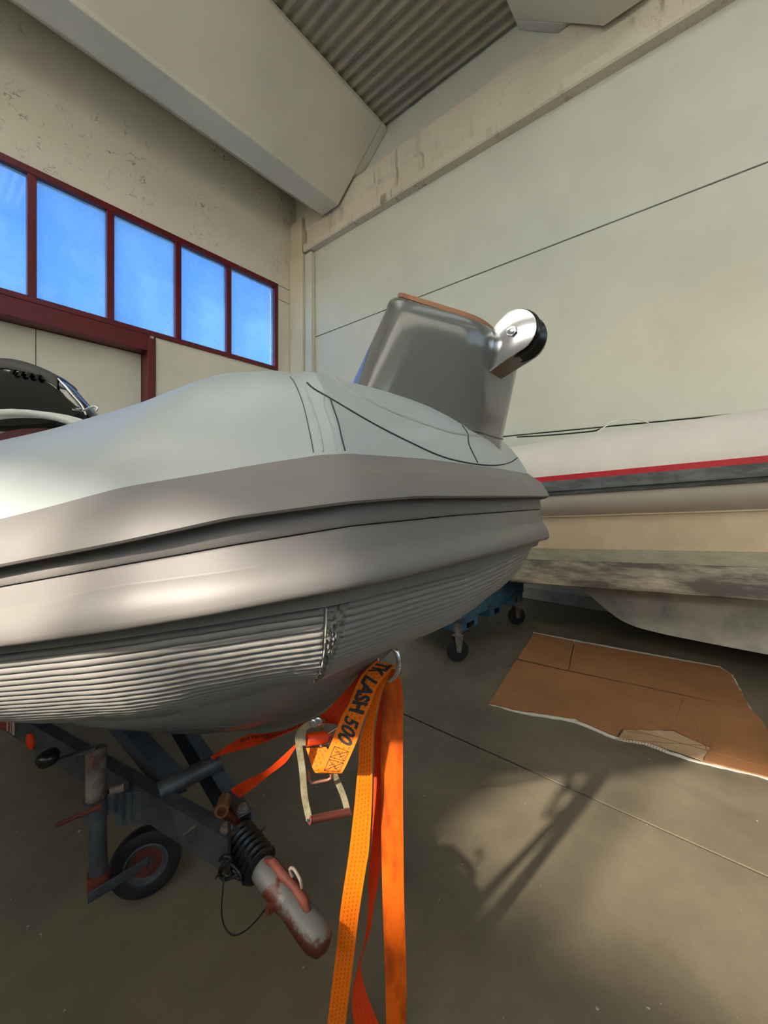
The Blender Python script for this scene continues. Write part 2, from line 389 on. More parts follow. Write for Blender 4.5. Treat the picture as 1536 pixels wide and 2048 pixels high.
for m_ in (5.37, 7.4, 8.3):
    MB().rbox(m_-.03, m_+.03, NF+.03, NF+.12, OZ0, OZ1).build('mullion', 'red', wf)
wb = structroot('wall_back'); MB().rbox(18, 18.25, -.25, NF+.2, 0, 3.4).build('wall_panel', 'wall_l', wb)
MB().rbox(18, 18.25, -.25, NF+.2, 6.6, 7.9).build('wall_panel', 'wall_l', wb)
added_win3 = structroot('added_window_3')  # unseen window opening, added to brighten the left wall
for k in range(7): MB().rbox(18.02, 18.14, k*1.3-.04, k*1.3+.04, 3.4, 6.6).build('mullion', 'red', added_win3)

# roof: wide winged precast beams and corrugated sheets between them
for i, pc in enumerate((1.19, 5.75, 10.31, 14.87)):
    pr = [(-.21, 6.36), (.21, 6.36), (.245, 6.40), (1.19, 7.19), (1.19, 7.26), (-1.19, 7.26), (-1.19, 7.19), (-.245, 6.40)]
    mb = MB(); rings = []
    for n in (.155, .22, 4.4, 8.58):
        rings.append([R(pc+(p if pc+p > 0.01 else .01-pc), n, z) for p, z in pr])
    mb.loft(rings, True, True)
    # haunch tongue that bears on the girder
    hp = [(-.62, 6.715), (.62, 6.715), (1.19, 7.19), (1.19, 7.26), (-1.19, 7.26), (-1.19, 7.19)]
    mb.loft([[R(max(pc+p, .01), n, z) for p, z in hp] for n in (.004, .154)], True, True)
    o = mb.build('beam_%d' % i, 'beam', bevel=.012); o.name = 'trim_%d' % (5+i); o['kind'] = 'structure'
ceil = structroot('ceiling')
for k, pc in enumerate((1.19, 5.75, 10.31, 14.87)):
    a, b = pc+1.10, (pc+4.56-1.10) if k < 3 else 18.0
    n0 = 0.004; sh = 0
    while n0 < 8.5:
        n1 = min(n0+1.10, 8.58); N = 44; top = []; bot = []
        for j in range(N+1):
            n = n0+(n1-n0)*j/N; z = ZR+.085+.024*math.cos(2*math.pi*n/.147)+(.006 if sh % 2 else 0); top.append((n, z+.008)); bot.append((n, z))
        poly = bot+top[::-1]
        mb = MB().loft([[R(a, n, z) for n, z in poly], [R(b, n, z) for n, z in poly]], True, True)
        mb.build('roof_sheet' if not ((k in (1, 2, 3) and 1.5 < n0 < 8) or (k == 0 and n0 > 3.2)) else 'added_skylight_sheet', 'roof' if not ((k in (1, 2, 3) and 1.5 < n0 < 8) or (k == 0 and n0 > 3.2)) else 'frosted', ceil, smooth=50); n0 = n1-.0; sh += 1  # out-of-view bays get translucent skylights, added for light from above
for a, b, c_, d_ in ((-.3, 2.2, -.25, NF+.2), (2.2, 6.9, -.25, 3.3), (6.9, 18.2, -.25, 1.6), (6.9, 18.2, 8.1, NF+.2)):
    MB().rbox(a, b, c_, d_, 7.9, 8.05).build('roof_deck', 'roof', ceil)

# ================================================================== NEAR BOAT
boat = root('inflatable_boat', BT(-1.5, 0, .42), 'grey inflatable boat with rubber rubbing strakes, bow overhead in the foreground', 'boat')
# outline of the tubes' outer surface in plan: (v starboard, u forward, z centre, radius)
half = [(0, .055, -.050, .275), (.09, .050, -.050, .275), (.17, .036, -.050, .278), (.26, .024, -.051, .28), (.345, .014, -.052, .28), (.405, .000, -.053, .28), (.44, -.022, -.054, .28), (.475, -.060, -.056, .281),
        (.517, -.11, -.058, .289), (.556, -.165, -.067, .299), (.596, -.225, -.078, .311), (.636, -.31, -.098, .315), (.668, -.402, -.119, .318), (.715, -.515, -.142, .32), (.77, -.65, -.166, .32), (.87, -.92, -.196, .32),
        (.97, -1.25, -.23, .32), (1.04, -1.7, -.26, .31), (1.07, -2.4, -.30, .30), (1.07, -3.3, -.34, .29)]
full = [(-a, b, c, d) for a, b, c, d in half[:0:-1]]+half      # port aft -> bow -> starboard aft
st = cr(full, 10)
pos = [BT(u, v) for v, u, z, r in st]
LN = len(st); nor = []
for i in range(LN):
    t = pos[min(i+2, LN-1)]-pos[max(i-2, 0)]; t.normalize(); n = V((t.y, -t.x, 0))
    if n.dot(pos[i]-BT(-1.2 if st[i][1] > -1.2 else st[i][1], 0)) < 0: n = -n
    nor.append(n)
arc = [0.]
for i in range(1, LN): arc.append(arc[-1]+(pos[i]-pos[i-1]).length)
nor2 = []
for i in range(LN):
    a = V((0, 0, 0))
    for j in range(LN):
        d = abs(arc[i]-arc[j])
        if d < .42: a += nor[j]*math.exp(-(d/.15)**2)*(arc[min(j+1, LN-1)]-arc[max(j-1, 0)])
    nor2.append(a.normalized())
CURV = {
 'A': [(0, 1035), (228, 975), (456, 937), (560, 919), (640, 907), (714, 905), (867, 916), (1021, 938), (1085, 950)],
 'A2': [(0, 1076), (200, 1027), (410, 985), (560, 964), (700, 948), (867, 950), (1000, 957), (1085, 968)],
 'B': [(0, 1133), (228, 1090), (456, 1040), (560, 1025), (700, 1007), (829, 996), (983, 995), (1104, 994)],
 'C': [(0, 1174), (228, 1133), (456, 1092), (700, 1052), (906, 1031), (1088, 1018)],
 'C2': [(0, 1222), (228, 1174), (456, 1144), (700, 1103), (867, 1076), (1092, 1043)],
 'D': [(0, 1295), (228, 1264), (456, 1226), (560, 1205), (700, 1179), (800, 1158), (906, 1130), (1000, 1106), (1104, 1076)],
 'E': [(0, 1312), (228, 1283), (456, 1249), (600, 1225), (665, 1215), (729, 1199), (944, 1145), (1086, 1087)]}
C0 = .30
INS = {'A': .036, 'A2': .024, 'B': .004, 'C': .025, 'C2': .023, 'D': .004, 'E': .036}
dz = {}
S1 = None
for i in range(LN):
    v, u, zc, r = st[i]; dd = {}
    for k, c in CURV.items():
        q = pos[i]-nor[i]*INS[k]; px = 768+F*q.x/q.y if q.y > .1 else -9999
        dd[k] = (px, (HOR-lerpc(c, px))/F*q.y-zc if 0 <= px <= 1110 and (u > -.5 and v > -.42) else None)
    dz[i] = dd
def getdz(i, k):
    if dz[i][k][1] is not None: return dz[i][k][1]
    vi = st[i][0]
    if vi < 0:      # port side: mirror of starboard
        j = LN-1-i
        if dz[j][k][1] is not None: return dz[j][k][1]
        i = j
    # starboard beyond the frame: hold last
    j = i
    while j > 0 and dz[j][k][1] is None: j -= 1
    return dz[j][k][1]
DZ = {k: [getdz(i, k) for i in range(LN)] for k in CURV}
for k in DZ:                                  # light smoothing
    for _ in range(6):
        a = DZ[k]; DZ[k] = [a[0]]+[(a[i-1]+2*a[i]+a[i+1])/4 for i in range(1, LN-1)]+[a[-1]]
def zf(k, i): return CAMZ+st[i][2]+DZ[k][i]
def sp(i, ins, z):
    t = max(0, min(1, (ins-.03)/.22)); t = t*t*(3-2*t); p = pos[i]-nor[i].lerp(nor2[i], t).normalized()*ins; return V((p.x, p.y, z))
def CI(i): return st[i][3]+.034
def circ_in(i, h): r = st[i][3]; return CI(i)-math.sqrt(max(r*r-h*h, 0.0004))
# --- tube: port, bow and starboard segments so that joints read
def tube_ring(i, rr=0., a0=0, a1=360, n=64):
    r = st[i][3]+rr; zc = CAMZ+st[i][2]; res = []
    for j in range(n if a1-a0 == 360 else n+1):
        a = math.radians(a0+(a1-a0)*j/n); res.append(sp(i, CI(i)-r*math.cos(a), zc+r*math.sin(a)))
    return res
def near_px(p, lo=0):
    best = min(range(lo, LN), key=lambda i: abs(768+F*pos[i].x/pos[i].y-p) if (pos[i].y > .1 and st[i][0] > .1) else 1e9); return best
iS = near_px(655, LN//2)
mb = MB().loft([tube_ring(i) for i in range(LN)], True, True)
tubeobj = mb.build('tube', 'hyp', boat, smooth=60)
bvh = BVHTree.FromPolygons(mb.v, [f for f in mb.f if len(f) == 4])
# --- rubbing strakes
def strake(name, secf, mat='rub', i0=0, i1=LN, sm=40):
    MBx = MB().loft([secf(i) for i in range(i0, i1)], True, True); return MBx.build(name, mat, boat, smooth=sm)
def mixz(a, b, t): return a+(b-a)*t
def sec1(i):
    zA, z2, zB = zf('A', i), zf('A2', i), zf('B', i); zc = CAMZ+st[i][2]
    cA = circ_in(i, zA-zc)
    return [sp(i, cA+.012, zA-.002), sp(i, cA-.002, zA), sp(i, cA-.005, zA-.003), sp(i, .022, z2+.004), sp(i, .019, z2), sp(i, .013, mixz(z2, zB, .25)), sp(i, .006, mixz(z2, zB, .55)),
            sp(i, .0015, mixz(z2, zB, .82)), sp(i, 0, zB+.003), sp(i, .002, zB), sp(i, .006, zB-.001), sp(i, .031, zB+.006), sp(i, .05, zB+.01)]
strake('upper_rubbing_strake', sec1)
def sec2(i):
    zB, zC = zf('B', i), zf('C', i)
    return [sp(i, .05, zB+.008), sp(i, .029, zB+.004), sp(i, .024, mixz(zB, zC, .3)), sp(i, .021, zC+.004), sp(i, .0225, zC+.001), sp(i, .05, zC+.001)]
strake('middle_band', sec2)
def sec3(i):
    zC, z2, zD, zE = zf('C', i), zf('C2', i), zf('D', i), zf('E', i); cE = circ_in(i, zE-CAMZ-st[i][2])
    return [sp(i, .05, zC-.001), sp(i, .0225, zC-.001), sp(i, .020, zC-.004), sp(i, .019, z2+.003), sp(i, .017, z2), sp(i, .009, mixz(z2, zD, .22)), sp(i, .003, mixz(z2, zD, .5)),
            sp(i, .0, mixz(z2, zD, .78)), sp(i, .001, zD+.004), sp(i, .0045, zD), sp(i, .010, zD-.001), sp(i, .026, zD-.001), sp(i, min(.03, cE-.006), zE+.004), sp(i, cE-.006, zE), sp(i, cE+.02, zE)]
strake('lower_rubbing_strake', sec3)
# --- ribbed keel-side rubber
CURV_F = [(0, 1438), (228, 1422), (350, 1409), (456, 1394), (565, 1381), (656, 1367), (714, 1344), (790, 1312), (898, 1272), (1104, 1200)]
def rib_end(i):
    r0 = st[i][3]; zc = CAMZ+st[i][2]
    if st[i][0] < .05 or pos[i].y < .1 or st[i][1] < -.5: return -75.
    for k in range(-30, -90, -1):
        q = sp(i, CI(i)-r0*math.cos(math.radians(k)), zc+r0*math.sin(math.radians(k))); px = 768+F*q.x/q.y; row = HOR-(q.z-CAMZ)*F/q.y
        if px < 40: return -75.
        if row > lerpc(CURV_F, px)+(14 if px < 350 else 3): return float(k)
    return -78.
REND = [rib_end(i) for i in range(LN)]
for _ in range(10): REND = [REND[0]]+[(REND[i-1]+2*REND[i]+REND[i+1])/4 for i in range(1, LN-1)]+[REND[-1]]
def ribring(i):
    r0 = st[i][3]; zc = CAMZ+st[i][2]; hE = zf('E', i)-zc-.001; aE = math.degrees(math.asin(max(-.95, min(.3, hE/r0))))
    a1 = REND[i]; res = []; PIT = 2.55*.28/r0; tot = 190; STEP = PIT/6.0
    px = 768+F*pos[i].x/pos[i].y if pos[i].y > .1 else -999
    wr_ = min(1, max(0, (px-640)/14.))*min(1, max(0, (742-px)/14.)) if st[i][0] > 0 else 0
    for j in range(tot+1):
        a = aE-STEP*j; ph = (aE-a)/PIT
        if wr_: ph += wr_*(.22*math.sin(px*.17+ph*1.7)+.35*noise.noise(V((px*.05, ph*1.1, 0))))
        s_ = abs(math.sin(math.pi*ph)); hump = .0050*(1-.25*wr_)*(s_**.75)
        if wr_: hump += wr_*.0045*noise.noise(V((px*.09, ph*.8, 3.1)))
        hump += .0006*noise.noise(V((i*.35, ph*.8, 9)))
        r = r0+.001+hump
        if a < a1: r = r0+.001+hump*max(0, 1-(a1-a)/.8)-.008*min(1, (a1-a)/1.0)
        res.append(sp(i, CI(i)-r*math.cos(math.radians(a)), zc+r*math.sin(math.radians(a))))
    a1 = aE-STEP*tot
    for a in (a1, aE): res.append(sp(i, CI(i)-(r0-.02)*math.cos(math.radians(a)), zc+(r0-.02)*math.sin(math.radians(a))))
    return res
# finer stations for the visible ribbed part
i0v = near_px(120, LN//2)
MB().loft([ribring(i) for i in range(0, iS+1)], True, True).build('ribbed_rubber_guard', 'rib', boat, smooth=35)
MB().loft([ribring(i) for i in range(iS+1, LN)], True, True).build('ribbed_rubber_guard', 'rib', boat, smooth=35)
# glue line where the two ribbed pieces meet
pts = [V(x)+nor[iS]*.001 for x in ribring(iS)[0:int((-18-REND[iS])/2.55*6)+4:3]]
MB().tube(pts, .0011, 6).build('glue_line', 'glue', boat, smooth=60)
# --- seams drawn on tube surface
def on_tube(px, row, lift=.0006):
    o = V((0, 0, CAMZ)); d = P3(px, row, 1)-o; h = bvh.ray_cast(o, d.normalized())
    return (h[0]+h[1].normalized()*(lift if h[1].dot(d) < 0 else -lift)) if h[0] else None
def seam(pl, r, mat, name, lift=.0006):
    pts = [on_tube(x, y, lift) for x, y in cr(pl, 10)]; pts = [p for p in pts if p]
    if len(pts) > 3: return MB().tube(pts, r, 6).build(name, mat, boat, smooth=60)
seam([(614, 766), (628, 778), (660, 797), (712, 828), (760, 855), (820, 885), (880, 912), (935, 926), (985, 931), (1020, 925), (1043, 908)], .0014, 'seam', 'pad_seam')
seam([(660, 797), (666, 815), (676, 845), (684, 880), (690, 902)], .001, 'seam', 'tube_seam')
seam([(580, 754), (590, 768), (606, 808), (620, 868), (627, 905)], .0006, 'seam', 'tube_seam')
seam([(600, 757), (606, 765), (622, 805), (640, 868), (646, 903)], .0016, 'hyp', 'tube_seam', 0)
seam([(648, 792), (650, 815), (662, 850), (673, 900)], .0012, 'hyp', 'tube_seam', 0)
seam([(924, 851), (935, 868), (938, 890), (955, 926)], .0013, 'seam', 'pad_seam')
# --- raised bow pad ridge around the locker
seam([(655, 745), (690, 772), (735, 800), (790, 826), (850, 848), (905, 865), (960, 872), (1000, 868), (1018, 858)], .006, 'pad', 'pad_ridge', -.004)
# --- inner deck
dk = []
for i in range(0, LN, 3):
    dk.append((i, sp(i, .33, CAMZ+st[i][2]+.10)))
mb = MB(); n = len(dk)
rows_ = [[dk[j][1], dk[n-1-j][1]] for j in range(n//2)]
for a in rows_: pass
mb.loft([[r_[0], r_[1], r_[1]-V((0, 0, .05)), r_[0]-V((0, 0, .05))] for r_ in rows_ if (r_[0]-r_[1]).length > .02], True, True)
mb.build('deck', 'pad', boat)
# --- hull
def hullring(u, zk, w, zch, wt, zt):
    return [BT(u, 0, zk), BT(u, w*.5, zk+(zch-zk)*.42), BT(u, w, zch), BT(u, w+.01, zch+.015), BT(u, wt, zt), BT(u, 0, zt+.02), BT(u, -wt, zt), BT(u, -w-.01, zch+.015), BT(u, -w, zch), BT(u, -w*.5, zk+(zch-zk)*.42)]
hs = [(-.14, 1.04, .02, 1.05, .03, 1.09), (-.19, .985, .04, 1.0, .07, 1.07), (-.25, .925, .08, .96, .13, 1.05), (-.33, .845, .14, .90, .20, 1.03), (-.43, .75, .21, .85, .29, 1.0),
      (-.55, .655, .31, .80, .38, .98), (-.70, .575, .38, .755, .44, .96), (-.90, .50, .44, .71, .50, .93), (-1.15, .455, .49, .68, .54, .90), (-1.5, .43, .52, .66, .56, .88), (-2.2, .42, .54, .65, .58, .85), (-3.2, .42, .54, .65, .58, .85)]
hull = MB().loft([hullring(*h) for h in cr(hs, 6)], True, True).build('hull', 'hullgrey', boat, smooth=50)
# --- keel roller seat behind bow eye, bow eye ring
ey = P3(784, 1318, .955)
ring = []
EC = P3(776, 1330, .955); ax1 = V((.75, .1, .25)).normalized(); ax2 = V((-.15, .2, -.95)).normalized()
for k in range(25):
    a = 2*math.pi*k/24; ring.append(P3(775, 1326, .955)+V((.78, -.4, -.05)).normalized()*.030*math.cos(a)+V((-.12, 0, -1)).normalized()*.042*math.sin(a))
MB().tube(ring, .006, 10, False).build('bow_eye', 'chrome', boat, smooth=60)

# --- bow locker
V0 = -.10
def ringpoly(pts, z, rad=.05, n=5):     # rounded polygon in boat coords, pts (u,v,zoff)
    res = []; L = len(pts)
    for i in range(L):
        p = V(pts[i]); a = V(pts[i-1]); b = V(pts[(i+1) % L])
        da = (a-p); db = (b-p); ra = min(rad, da.length*.42); rb = min(rad, db.length*.42)
        q0 = p+da.normalized()*ra; q1 = p+db.normalized()*rb
        for k in range(n+1):
            t = k/n; q = q0*(1-t)**2+p*2*t*(1-t)+q1*t*t; res.append(BT(q.x, q.y, q.z+z))
    return res
def mirr(h): return [(u, V0+dv, z) for u, dv, z in h]+[(u, V0-dv, z) for u, dv, z in reversed(h)]
bot = [(-.045, .095, .135), (-.195, .27, .17), (-.30, .24, .185), (-.38, .15, .20)]
top = [(-.005, .115, .34), (-.14, .215, .385), (-.205, .18, .425), (-.26, .09, .435)]
rb = ringpoly(mirr([(u, d, z-.06) for u, d, z in bot]), CAMZ, .05); rings = [rb]
for t in (.0, .15, .35, .55, .75, .92):
    h = [tuple(a+(b-a)*t+(0 if k else 0) for k, (a, b) in enumerate(zip(x, y))) for x, y in zip(bot, top)]
    rings.append(ringpoly(mirr(h), CAMZ, .05))
c = V((-.13, V0, 0))
for sc, zo in ((.985, .012), (.955, .024), (.90, .032), (.80, .036), (.5, .038)):
    h = [tuple(a+(b-a)*.92 for a, b in zip(x, y)) for x, y in zip(bot, top)]
    pl = mirr(h); pl = [(c.x+(u-c.x)*sc, c.y+(v-c.y)*sc, z+zo) for u, v, z in pl]
    rings.append(ringpoly(pl, CAMZ, .05))
locker = MB().loft(rings, True, True).build('bow_locker', 'gel_grey', boat, smooth=50)
hp = [tuple(a+(b-a)*.92 for a, b in zip(x, y)) for x, y in zip(bot, top)]
pl = mirr(hp)
tk = [ringpoly([(c.x+(u-c.x)*sc, c.y+(v-c.y)*sc, z+zo) for u, v, z in pl], CAMZ, .04) for sc, zo in ((.84, .036), (.84, .046), (.80, .047))]
MB().loft(tk, True, True).build('teak_top', 'teak', locker, smooth=30)
# base trim of locker
MB().tube([p for p in ringpoly(mirr([(u, d, z+.0) for u, d, z in bot]), CAMZ, .05)]+[ringpoly(mirr(bot), CAMZ, .05)[0]], .003, 6).build('base_bead', 'gel_grey', locker, smooth=60)
# anchor roller
ar = boat
rc_ = V((.034, -.03, .332))
def AR(u, v, z): return BT(u, v, CAMZ+z)
def plate(v0, v1, mat='chrome'):
    pts = [(-.020, .262), (-.018, .345)]; a0 = 118
    for k in range(19):
        a = math.radians(a0-k*(a0+62)/18); pts.append((rc_.x+.044*math.cos(a), rc_.z+.044*math.sin(a)))
    return MB().prism([AR(u, v0, z) for u, z in pts], BS*(v1-v0))
rol = plate(-.03, -.034).build('anchor_roller_bracket', 'chrome', boat, smooth=30, bevel=.0008)
plate(-.10, -.104).build('bracket_cheek', 'chrome', rol, smooth=30)
MB().prism([AR(-.022, -.034, .262), AR(.034, -.034, .262+.028), AR(.034, -.034, .287), AR(-.022, -.034, .259)], BS*-.066).build('bracket_base', 'chrome', rol)
MB().lathe(AR(rc_.x, -.038, rc_.z), -BS, [(0, .044), (.004, .048), (.010, .049), (.018, .042), (.029, .035), (.040, .042), (.048, .049), (.054, .048), (.058, .044)], 40).build('roller_wheel', 'blackrub', rol, smooth=40)
MB().lathe(AR(rc_.x-.004, -.030, rc_.z+.0), BS, [(0, .011), (.007, .011), (.007, .009)], 6).build('bolt_head', 'chrome', rol)
MB().lathe(AR(rc_.x-.004, -.030, rc_.z+.0), BS, [(.006, .0085), (.009, .0078), (.010, .004)], 20).build('bolt_head', 'chrome', rol, smooth=40)
# --- seat with white hoops and dark red cushion seen over the tube
def arc(c0, wv, h, n=14, sk=0): return [c0+wv*math.cos(math.pi*(1-k/n))+V((0, 0, h*math.sin(math.pi*k/n))) for k in range(n+1)]
sb = MB().tube([V(x) for x in arc(P3(55, 870, 1.55), V((.17, .10, 0)), .085)], .014, 10).build('backrest_hoop', 'white', boat, smooth=60)
MB().tube([V(x) for x in arc(P3(78, 868, 1.75), V((.20, .10, 0)), .085)], .016, 10).build('backrest_hoop', 'white', boat, smooth=60)
MB().loft([[x for x in arc(P3(60, 872, 1.62)+V((.05, .03, -.05+dz_)), V((.16, .10, 0)), .085)] for dz_ in (0,)]+[[x+V((-.06, .1, 0)) for x in arc(P3(60, 872, 1.62)+V((.05, .03, -.05)), V((.16, .10, 0)), .085)]], True, True).build('seat_cushion', 'darkred', boat)
mb = MB(); cs = P3(60, 872, 1.62); mb.box(cs+V((-.22, -.06, -.62)), (.40, .25, 0), (-.18, .30, 0), (0, 0, .60)); mb.build('console', 'white', boat, bevel=.03)
MB().tube([P3(165, 822, 2.2), P3(180, 815, 2.2), P3(190, 812, 2.2), P3(196, 816, 2.2), P3(192, 822, 2.2)], .006, 8).build('cleat', 'chrome', boat, smooth=60)

# ================================================================== OUTBOARD
# silhouette in the plane facing the camera, extruded in rounded layers
prof2 = [(-120, 742), (-60, 723), (0, 719), (40, 726), (75, 737), (105, 749), (130, 768), (150, 790), (166, 808), (176, 828), (150, 850), (60, 862), (-40, 860), (-110, 830), (-140, 780)]
D = 2.9
def cow(sc, dd):
    cx_, cy_ = 20, 800
    return [P3(cx_+(x-cx_)*sc, cy_+(y-cy_)*sc, D)+V((-.35, 1, 0)).normalized()*dd for x, y in cr(prof2+[prof2[0]], 4)[:-1]]
cowl = MB().loft([cow(.80, -.02), cow(.93, .0), cow(1.0, .05), cow(1.02, .16), cow(1.0, .27), cow(.93, .33), cow(.8, .35)], True, True).build('outboard_motor', 'blackgloss', boat, smooth=50)
om = cowl; om['label'] = 'glossy black outboard motor cowling beyond the tube'
MB().loft([[P3(x, y+dy, D)+V((-.35, 1, 0)).normalized()*dd for x, y in cr([(-110, 742), (-50, 724), (0, 716), (45, 722), (80, 734), (108, 747), (118, 757)], 4)] for dy, dd in ((0, .0), (-2, .17), (0, .34), (26, .35), (26, .0), (22, -.03), (8, -.025), (0, 0))], False).build('cowl_cap', 'darkgrey', om, smooth=50)
for k in range(4):
    x = 22+k*17; MB().prism([P3(x, 738+k*3.5, D-.05), P3(x+7, 739+k*3.5, D-.05), P3(x+2, 748+k*3.5, D-.05), P3(x-5, 747+k*3.5, D-.05)], V((0, .02, 0))).build('vent_slot', 'blackgloss', om)
MB().tube([P3(*q, D-.04) for q in ((116, 757), (130, 772), (150, 795), (164, 812), (172, 830))], [.005, .012, .014, .008, .006], 8).build('trim_strip', 'chrome', om, smooth=60)
MB().tube([BT(-3.30, -.02, CAMZ+.40), BT(-3.34, 0, CAMZ+.05), BT(-3.36, 0, .9), BT(-3.38, 0, .62)], [.12, .10, .09, .07], 14).build('midsection', 'blackgloss', om, smooth=50)

# ================================================================== FAR BOAT
fb = root('inflatable_boat.001', R(7.5, 1.1, .18), 'white inflatable boat with red stripe and scrubbed grey bottom along the long wall', 'boat')
def fz(p): return (p-6.7)*.07
def fn(p):     # half width scale to bow
    if p > 5.3: return 1.0
    t = max(0, (p-4.25)/1.05); return math.sqrt(max(1-(1-t)**2, 0))
def fside(sg):
    def Rr(p, n, z): return R(p, 1.1+sg*(n-1.1), z)
    ps = [4.32, 4.4, 4.55, 4.75, 5.0, 5.3, 5.6, 6.0, 6.5, 7.0, 8.0, 9.5]
    def tubesec(p):
        k = fn(p); nc = 1.1+(.71)*k; zc = 1.5+fz(p)+(.03 if p < 5 else 0); r = .29*(.75+.25*k)
        return nc, zc, r
    rg = []
    for p in ps:
        nc, zc, r = tubesec(p); rg.append([Rr(p, nc+r*math.cos(a), zc+r*math.sin(a)) for a in [2*math.pi*j/40 for j in range(40)]])
    MB().loft(rg, True, True).build('tube', 'farwhite', fb, smooth=50)
    def band(name, prof, mat):
        MB().loft([[Rr(p, tubesec(p)[0]+math.sqrt(max(tubesec(p)[2]**2-dz_*dz_, 0))+o, tubesec(p)[1]+dz_) for dz_, o in prof] for p in ps], True, True).build(name, mat, fb, smooth=30)
    band('red_stripe', [(.002, -.01), (.002, .002), (-.034, .002), (-.034, -.01)], 'farred')
    band('rubbing_strake', [(-.034, -.01), (-.034, .012), (-.105, .018), (-.112, .004), (-.118, .004), (-.122, .020), (-.135, .018), (-.138, -.01)], 'fargrey')
    def hsec(p, prof): k = fn(p); return [Rr(p, 1.1+(n-1.1)*k, z+(fz(p) if z > .6 else 0)) for n, z in prof]
    ph = [4.6, 4.8, 5.0, 5.3, 5.6, 6.0, 6.5, 7.0, 8.0, 9.5]
    MB().loft([hsec(p, [(1.70, 1.32), (1.88, 1.26), (1.885, 1.235), (1.862, 1.232), (1.865, 1.205), (1.84, 1.20), (1.80, 1.10), (1.745, .956), (1.4, .99), (1.3, 1.3)]) for p in ph], True, True).build('hull_side', 'farcream', fb, smooth=30)
    MB().loft([hsec(p, [(1.745, .955), (1.715, .862), (1.4, .87), (1.4, .955)]) for p in ph], True, True).build('boot_stripe', 'farpale', fb, smooth=30)
    MB().loft([hsec(p, [(1.715, .861), (1.70, .79), (1.68, .71), (1.65, .655), (1.61, .64), (1.25, .575), (1.2, .86)]) for p in ph], True, True).build('bottom_panel', 'antifoul', fb, smooth=30)
for sg in (1, -1): fside(sg)
kz = [(5.1, .60), (5.3, .58), (5.47, .50), (5.60, .43), (5.70, .355), (5.80, .28), (5.92, .22), (6.12, .19), (6.6, .18), (7.5, .18), (9.4, .18)]
MB().loft([[R(p, 1.1, z-.004), R(p, 1.1+.035, z), R(p, 1.1+.055+.05*min(1, (.66-z)/.4), .63), R(p, 1.1-.055-.05*min(1, (.66-z)/.4), .63), R(p, 1.1-.035, z)] for p, z in cr(kz, 4)], True, True).build('keel', 'keelwhite', fb, smooth=30)
MB().rbox(4.9, 9.4, .4, 1.8, 1.18, 1.23).build('deck', 'farcream', fb)
# lifeline loop on top of tube
tt = [(1195, 863), (1205, 857), (1222, 845), (1245, 838), (1270, 838), (1290, 843), (1302, 849)]
MB().tube([P3(x, y, 2.85) for x, y in cr(tt, 4)], .0045, 8).build('grab_rope', 'white', fb, smooth=60)
MB().tube([P3(x, y, d) for x, y, d in cr([(1034, 874, 3.35), (1090, 871, 3.2), (1150, 866, 3.05), (1188, 862, 2.9), (1200, 858, 2.86)], 4)], .006, 8).build('painter_line', 'wire', fb, smooth=60)
for p in (7.3, 9.0):
    tag(MB().rbox(p, p+.18, .75, 1.45, 0, .175).build('keel_chock', 'wood', bevel=.005), 'squared timber chock under the '+('forward' if p < 8 else 'rear')+' keel of the white boat', 'chock', 'chocks under the white boat')

# ================================================================== BLUE WHEELED PALLET
c1 = toRoom(PZ(915, 1322, 0)); c2 = toRoom(PZ(1033, 1249, 0))
pal = root('pallet_dolly', R(4.5, 1.7, 0), 'blue plastic pallet on swivel castors under the grey bow', 'pallet dolly')
pE = 4.98; nA, nB = c2[1]-.14, c1[1]-.02
mb = MB()
mb.rbox(pE-1.0, pE, nA, nB, .30, .47)
for a, b in ((nA, nA+.26), ((nA+nB)/2-.13, (nA+nB)/2+.13), (nB-.28, nB)):
    mb.rbox(pE-1.0, pE-.01, a, b, .215, .30)
mb.build('pallet_deck', 'blueplastic', pal, bevel=.006)
for a, b in ((nA, nA+.26), ((nA+nB)/2-.13, (nA+nB)/2+.13), (nB-.28, nB)):
    MB().rbox(pE-.008, pE+.003, a+.09, b-.09, .235, .275).build('dark_hole_block', 'blackrub', pal)  # solid black block painting the dark inside of a runner hole
    MB().rbox(pE-.05, pE+.012, b-.03, b+.05, .30, .34).build('steel_bracket', 'galvdark', pal)
def caster(c):
    x, y = c[0], c[1]; b0 = R(x, y, 0)
    tyre = MB().lathe(b0+V((0, 0, .0875))-BS*.0, V((.25, -.97, 0)), [(-.02, .03), (-.02, .07), (-.018, .084), (-.008, .0875), (.008, .0875), (.018, .084), (.02, .07), (.02, .03)], 32)
    tyre.v = [v-V((.25, -.97, 0)).normalized()*0 for v in tyre.v]
    w_ = tyre.build('castor_wheel', 'tyre', pal, smooth=40)
    ax = V((.25, -.97, 0)).normalized(); side = V((.97, .25, 0))
    for s_ in (-1, 1):
        o = b0+ax*(.026*s_)
        MB().prism([o+side*-.035+V((0, 0, .205)), o+side*.035+V((0, 0, .205)), o+side*.016+V((0, 0, .075)), o+side*-.016+V((0, 0, .075))], ax*.004*s_).build('castor_fork', 'galvrust', w_)
    MB().lathe(b0+V((0, 0, .2)), V((0, 0, 1)), [(0, .045), (.012, .045), (.012, .03), (.1, .03)], 20).build('castor_plate', 'galvrust', w_, smooth=40)
caster((c1[0], c1[1])); caster((c2[0], c2[1])); caster((c1[0]-.85, c1[1])); caster((c2[0]-.85, c2[1]))

